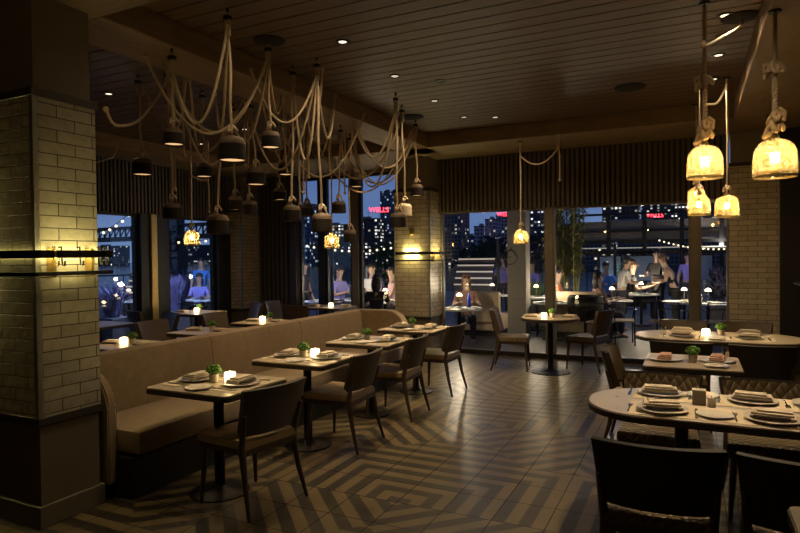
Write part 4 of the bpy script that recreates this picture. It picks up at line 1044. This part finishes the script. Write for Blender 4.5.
# ------------------------------------------------------------------ terrace furniture
def sofa(label, x, y, wd, rz=0):
    t = thing('outdoor_sofa', label, 'sofa', (x, y, G), rz, None)
    MB().box(-wd/2, wd/2, -.4, .35, .12, .45, .05).build('seat', 'sofa_out', t, True); MB().box(-wd/2, wd/2, .25, .42, .3, .95, .05).build('backrest', 'sofa_out', t, True)
    MB().box(-wd/2+.05, wd/2-.05, -.35, .3, 0, .12).build('plinth', 'base', t); return t
sofa('tan outdoor sofa behind the chair in the back window', *spot(485, 12.9), .85, rad(180)); sofa('tan outdoor sofa panel right of the window post', *spot(578, 12.4), .9, rad(180))
out = {}
def otable(label, px, d, top='white_cloth', dia=.8, lamp=None, ):
    x, y = spot(px, d); t = thing('terrace_table', label, 'table', (x, y, G), 0, 'terrace tables')
    MB().lathe([(0, .72), (dia/2, .72), (dia/2, .75), (0, .75)], 28).build('tabletop', top, t); MB().tube([(0, 0, 0), (0, 0, .72)], .03, 8).build('pedestal', 'black_metal', t); MB().lathe([(0, 0), (.22, 0), (.22, .02), (0, .03)], 20).build('foot_plate', 'black_metal', t)
    rnd = random.Random(int(px*7))
    for k in range(3):
        a = rnd.uniform(0, 6.28); make('plate', 'white plate on the %s' % label.split(',')[0], (x+.24*math.cos(a+2*k), y+.24*math.sin(a+2*k), G+.751), 0, 'dinner plates on the terrace')
    a = .1; make('glass', 'small glass on the %s' % label.split(',')[0], (x+a, y-.15, G+.751), 0, 'glasses on the terrace')
    if lamp:
        make('lamp', 'small glowing table lamp on the %s' % label.split(',')[0], (x, y, G+.751), 0, 'terrace table lamps'); light('POINT', (x, y, G+1.10), lamp*5, (1, .80, .52), .06)
    return x, y
T_ = [('terrace table with blue bottle at the back window', 459, 10.9, 5), ('terrace table right of the pillar', 553, 12.0, 5), ('terrace table left of the window post, farther', 536, 13.6, 4),
      ('terrace table in front of the sofa', 492, 14.5, 3), ('terrace table at the seated dark-haired guest', 612, 12.3, 3), ('terrace table in the group under the pergola', 641, 14.2, 7), ('terrace table left of the narrow window', 684, 11.8, 5), ('terrace table in the narrow window', 708, 11.4, 5),
      ('terrace table in front of the man in blue', 203, 14.2, 0), ('terrace table by the violet grass', 128, 14.0, 2), ('terrace table at the right of the middle window', 385, 12.8, 6), ('terrace table in the centre of the middle window', 362, 13.6, 5), ('terrace table at the left of the middle window', 322, 13.2, 3)]
TP = [otable(lb, px, d, lamp=e) for lb, px, d, e in T_]
x, y = TP[0]
tag(MB().lathe([(0, 0), (.035, 0), (.036, .17), (.014, .22), (.012, .28), (0, .28)], 18).build('bottle', 'blue_glass', None, True, (x+.17, y+.05, G+.751)), 'cobalt blue bottle on the terrace table at the back window', 'bottle')
OC = {}
def ochair(label, px, d, rz):
    x, y = spot(px, d)
    if not OC:
        t = thing('terrace_chair', label, 'chair', (x, y, G), rz, 'terrace chairs')
        MB().box(-.21, .21, -.2, .22, .43, .46, .01).build('seat', 'sofa_out', t); 
        for sx in (-1, 1):
            MB().tube([(sx*.2, .2, .44), (sx*.2, .23, 0)], .012, 6).build('leg', 'black_metal', t); MB().tube([(sx*.2, -.2, .8), (sx*.2, -.18, .44), (sx*.2, -.24, 0)], .012, 6).build('leg', 'black_metal', t)
            MB().tube([(sx*.22, -.2, .65), (sx*.24, 0, .66), (sx*.22, .2, .62), (sx*.2, .2, .44)], .011, 6).build('armrest', 'black_metal', t)
        MB().tube([(-.2, -.2, .8), (-.1, -.235, .8), (.1, -.235, .8), (.2, -.2, .8)], .013, 6).tube([(-.2, -.195, .68), (0, -.225, .68), (.2, -.195, .68)], .011, 6).build('backrest', 'black_metal', t)
        OC['o'] = t; return t
    return dup(OC['o'], label, (x, y, G), rz, 'terrace chairs')
x, y = spot(585, 11.6); t = thing('shell_chair', 'black round-backed chair at the seated guest behind the right window', 'chair', (x, y, G), 0)
MB().lathe([(.30, .42), (.34, .6), (.33, .88), (.30, .9), (.30, .6), (.26, .46), (0, .44), (0, .40)], 24).build('shell', 'shade_dark', t, True); MB().lathe([(0, 0), (.25, 0), (.25, .02), (.03, .04), (.03, .42), (0, .42)], 16).build('base', 'black_metal', t, True)
for lb, px, d, rz in (('terrace chair left of the man in blue', 185, 14.2, -70), ('terrace chair right of the man in blue', 216, 14.3, 80), ('terrace chair by the violet grass', 118, 14.2, -60), ('terrace chair right of the pillar table', 548, 12.6, 100),
                      ('terrace chair nearest the right window, left', 600, 11.1, -10), ('terrace chair nearest the right window, right', 622, 11.3, 10), ('terrace chair near the window post', 672, 11.1, -20), ('terrace chair in the narrow window', 715, 10.9, 20), ('terrace chair at the middle window table', 330, 12.6, 90)): ochair(lb, px, d, rad(rz))

# ------------------------------------------------------------------ people
M['skin'] = mat('skin_light', (.50, .32, .23), .5, var=.08); M['hair'] = mat('hair_dark', (.02, .014, .01), .5, scale=60, var=.5, stretch=(1, 1, .1)); M['hair_brown'] = mat('hair_brown', (.14, .07, .035), .5, scale=60, var=.5)
def cloth(n, c): 
    M[n] = mat(n, c, .8, var=.12, bump=.1, scale=12); return n
cloth('shirt_blue', (.06, .22, .62)); cloth('shirt_white', (.62, .60, .58)); cloth('shirt_black', (.012, .012, .014)); cloth('shirt_violet', (.28, .25, .62)); cloth('shirt_pink', (.6, .38, .36)); cloth('trouser_dark', (.03, .032, .045)); cloth('shirt_coral', (.75, .22, .10)); cloth('shirt_rust', (.22, .12, .09))
def skinmesh(verts, edges, rads, sub=1):
    me = bpy.data.meshes.new('tmp'); me.from_pydata(verts, edges, []); o = bpy.data.objects.new('tmp', me); COL.objects.link(o)
    o.modifiers.new('s', 'SKIN'); 
    for i, r_ in enumerate(rads):
        sv = me.skin_vertices[0].data[i]; rr = r_ if isinstance(r_, tuple) else (r_, r_); sv.radius = rr; sv.use_root = (i == 0)
    ss = o.modifiers.new('b', 'SUBSURF'); ss.levels = sub; ss.render_levels = sub
    dg = bpy.context.evaluated_depsgraph_get(); m2 = bpy.data.meshes.new_from_object(o.evaluated_get(dg)); bpy.data.objects.remove(o); return m2
def person(label, px, d, face, pose='sit', shirt='shirt_black', pants='trouser_dark', hair='hair', long=False, sc=1.0, bare=False, lean=0.0, hands='table'):
    x, y = spot(px, d); t = thing('person', label, 'person', (x, y, G), rad(face)); t.scale = (sc, sc, sc)
    st = pose == 'stand'; hz = .94 if st else .52
    V = []; E_ = []; Rr = []
    def a(p, r_, par=None):
        V.append(p); Rr.append(r_); i = len(V)-1
        if par is not None: E_.append((par, i))
        return i
    def ln(yy, zz): h = zz-hz; return (yy+math.sin(lean)*h, hz+math.cos(lean)*h)
    def pt(xx, yy, zz): q = ln(yy, zz); return (xx, q[0], q[1])
    pe = a((0, 0, hz), (.135, .10)); sp1 = a(pt(0, 0, hz+.18), (.115, .085), pe); ch = a(pt(0, 0, hz+.38), (.135, .095), sp1); nk0 = a(pt(0, -.01, hz+.50), (.065, .06), ch); nk = a(pt(0, .005, hz+.58), (.05, .05), nk0)
    hd = a(pt(0, .02, hz+.66), (.068, .082), nk); ht = a(pt(0, .015, hz+.755), (.075, .088), hd); a(pt(0, .01, hz+.80), (.05, .06), ht)
    for s in (-1, 1):
        sh = a(pt(s*.17, 0, hz+.45), .055, ch)
        if hands == 'table': el = a(pt(s*.25, .08, hz+.2), .04, sh); wr = (s*.15, .36, .80 if not st else hz+.22)
        elif hands == 'down': el = a(pt(s*.24, -.02, hz+.17), .042, sh); wr = (s*.26, .08, hz-.08)
        else: el = a(pt(s*.24, .16, hz+.22), .04, sh); wr = (s*.08, .30+.1*(s > 0), hz+.42)
        wv = a(wr, .026, el); e = Vector(wr)-Vector(V[el]); e.normalize(); pm = Vector(wr)+e*.07; pv = a(tuple(pm), (.034, .018), wv)
        side = e.cross(Vector((0, 0, 1))); side = side.normalized() if side.length > .1 else Vector((1, 0, 0))
        for k, ln_ in enumerate((.06, .072, .068, .052)):
            q = pm+side*(k-1.5)*.019+e*.035; q1 = a(tuple(q), .009, pv); a(tuple(q+e*ln_*.8+Vector((0, 0, -.018))), .007, q1)
        q = Vector(wr)+e*.03-side*.035*s; q1 = a(tuple(q), .010, wv); a(tuple(q+e*.04-side*.015*s), .008, q1)
        hp = a((s*.09, 0, hz-.05), .085, pe)
        if st: kn = a((s*.10, .02, .50), .058, hp); an = a((s*.11, -.02, .09), .038, kn)
        else: kn = a((s*.12, .43, .52), .062, hp); an = a((s*.12, .42, .09), .038, kn)
        a((s*.125, V[an][1]+.14, .04), .035, an)
    me = skinmesh(V, E_, Rr); bm = bmesh.new(); bm.from_mesh(me)
    mb = MB(); mb.bm.free(); mb.bm = bm
    hc = Vector(pt(0, .015, hz+.72))
    mb.ball(hc+Vector((0, .105, -.005)), .014, .016, .024, n=8, m=6)
    for s in (-1, 1):
        mb.ball(hc+Vector((s*.082, 0, -.005)), .012, .02, .03, n=8, m=6); mb.ball(hc+Vector((s*.03, .088, .02)), .011, .008, .009, n=8, m=6, mi=1)
    mb.ball(hc+Vector((0, .085, -.055)), .026, .01, .007, n=8, m=6, mi=2)
    mb.build('body', ['skin', 'hair', 'shirt_pink'], t, True)
    # clothing follows the same skeleton, a little larger
    def sub(idx_pred, names, grow):
        pass
    v = []; e2 = []; r2 = []
    def b(p, r_, par=None):
        v.append(p); r2.append(r_); i = len(v)-1
        if par is not None: e2.append((par, i))
        return i
    p0 = b((0, 0, hz-.02), (.150, .118)); p1 = b(pt(0, 0, hz+.18), (.13, .10), p0); p2 = b(pt(0, 0, hz+.38), (.15, .11), p1); b(pt(0, 0, hz+.485), (.085, .075), p2)
    si = 9
    if not bare:
        for s in (-1, 1):
            q = b(pt(s*.17, 0, hz+.45), .068, p2); j = 8 if s < 0 else None
        for s in (-1, 1):
            sh = Vector(pt(s*.17, 0, hz+.45)); el = next(Vector(V[i]) for i in range(len(V)) if abs(V[i][0]-s*(.25 if hands == 'table' else .24)) < 1e-6)
            b(tuple(sh.lerp(el, .75)), .055, p2+ (2 if s < 0 else 3))
    m3 = skinmesh(v, e2, r2); bm = bmesh.new(); bm.from_mesh(m3); mb = MB(); mb.bm.free(); mb.bm = bm; mb.build('shirt', shirt, t, True)
    v.clear(); e2.clear(); r2.clear()
    p0 = b((0, 0, hz), (.145, .112))
    for s in (-1, 1):
        hp = b((s*.09, 0, hz-.05), .098, p0)
        if st: k_ = b((s*.10, .02, .50), .072, hp); b((s*.11, -.02, .10), .055, k_)
        else: k_ = b((s*.12, .43, .52), .075, hp); b((s*.12, .42, .10), .055, k_)
    m3 = skinmesh(v, e2, r2); bm = bmesh.new(); bm.from_mesh(m3); mb = MB(); mb.bm.free(); mb.bm = bm; mb.build('trousers', pants, t, True)
    h = MB(); h.ball(hc+Vector((0, -.02, .045)), .088, .095, .085, n=16, m=10)
    if long: h.ball(hc+Vector((0, -.06, -.09)), .10, .06, .17, n=14, m=10)
    else: h.ball(hc+Vector((0, -.05, .0)), .08, .06, .07, n=14, m=8)
    h.build('hair', hair, t, True)
    return t
person('man in blue t-shirt standing behind the seated woman in the left window', 201, 15.3, -150, 'stand', 'shirt_blue', hands='down', sc=.98)
person('dark-haired woman seated at the table in front of the man in blue', 199, 14.7, -150, 'sit', 'shirt_violet', long=True)
person('person in violet shirt seated at the left of the middle window', 339, 14.6, -100, 'sit', 'shirt_violet', sc=1.1)
person('person in dark clothes seated left of the window post', 357, 12.9, -20, 'sit', 'shirt_black', sc=1.05)
person('person in white shirt with dark hair in the middle window', 372, 14.4, 170, 'sit', 'shirt_white', sc=1.15)
person('woman in black with long dark hair seen from behind in the middle window', 376, 11.9, 20, 'sit', 'shirt_black', long=True)
person('person in pink top seated next to the far brick column', 392, 13.8, 120, 'sit', 'shirt_pink', sc=1.1)
person('person in dark blue standing at the left edge of the middle window', 304, 14.5, -90, 'stand', 'trouser_dark', hands='down', sc=.9)
person('person with rust top seated at the table with the blue bottle', 466, 11.8, 200, 'sit', 'shirt_rust', hair='hair_brown', long=True)
person('person in violet lit shirt standing left of the terrace pillar', 503, 17, 190, 'stand', 'shirt_violet', hands='up', sc=.95)
person('person in violet shirt partly behind the pillar on its right', 532, 17, 150, 'sit', 'shirt_violet', sc=1.15)
person('person in coral top by the window post', 557, 12.6, -90, 'sit', 'shirt_coral', sc=1.05)
person('dark-haired guest seated in the black round-backed chair', 598, 12.0, -60, 'sit', 'shirt_rust', long=True)
person('person in pale shirt standing at the pergola table, head bowed', 620, 13.2, -60, 'stand', 'shirt_white', lean=.25, sc=.93)
person('person in dark top leaning over the pergola table', 632, 14.6, -80, 'sit', 'shirt_black', sc=1.15, hair='hair_brown')
person('waiter in black standing upright at the pergola table', 657, 14.4, 150, 'stand', 'shirt_black', 'shirt_black', sc=1.02)
person('woman in sleeveless black dress bending towards the table', 676, 13.2, 80, 'stand', 'shirt_black', 'shirt_black', hair='hair_brown', lean=.4, bare=True, sc=.97)
person('person in violet shirt behind the window post', 688, 16, 170, 'stand', 'shirt_violet', hands='down', sc=.97)
person('person in blue shirt seated beyond the bowed standing guest', 606, 16.5, 200, 'sit', 'shirt_blue', sc=1.1)

# ------------------------------------------------------------------ terrace lights: post lamps added for blue, violet and white fill
def added_post(label, x, y, e, col, h=2.15):
    t = thing('post_lamp', label, 'lamp', (x, y, G)); MB().tube([(0, 0, 0), (0, 0, h)], .04, 10).build('post', 'black_metal', t, True)
    m_ = 'added_post_%d' % len(M); M[m_] = emis(m_, col, 4); MB().lathe([(0, h), (.07, h), (.07, h+.015), (0, h+.02)], 12).build('lens', m_, t)
    MB().lathe([(.09, h+.0), (.10, h), (.10, h+.05), (0, h+.07), (0, h+.03), (.09, h+.03), (.09, h)], 14).build('hood', 'black_metal', t)
    light('SPOT', (x, y, G+h-.02), e*.9, col, .1, spot_size=rad(150), spot_blend=.5)
added_post('added blue fill post lamp behind the planter in the left window', *spot(150, 12.6), 520, (.35, .5, 1), 2.9)
added_post('added blue fill post lamp right of the man in blue', *spot(220, 12.9), 750, (.35, .5, 1), 2.9)
added_post('added violet fill post lamp in the middle window', *spot(332, 12.6), 45, (.5, .45, 1))
added_post('added violet fill post lamp left of the terrace pillar', *spot(498, 15.6), 60, (.5, .45, 1))
added_post('added violet fill post lamp beyond the pergola guests', *spot(693, 15.2), 60, (.55, .45, 1))
added_post('added white fill post lamp under the pergola', *spot(615, 16.6), 80, (.8, .9, 1), 2.0)
# ------------------------------------------------------------------ unseen amber lamps added behind the camera for warm fill
amber('unseen amber fill lamp added behind the camera on the left', -2.3, .3, 2.15, .22, e=11); amber('unseen amber fill lamp added behind the camera on the right', 1.0, .2, 2.3, .22, e=5)
amber('unseen amber fill lamp added far behind the camera', -1.2, -.8, 2.2, .22, e=8)
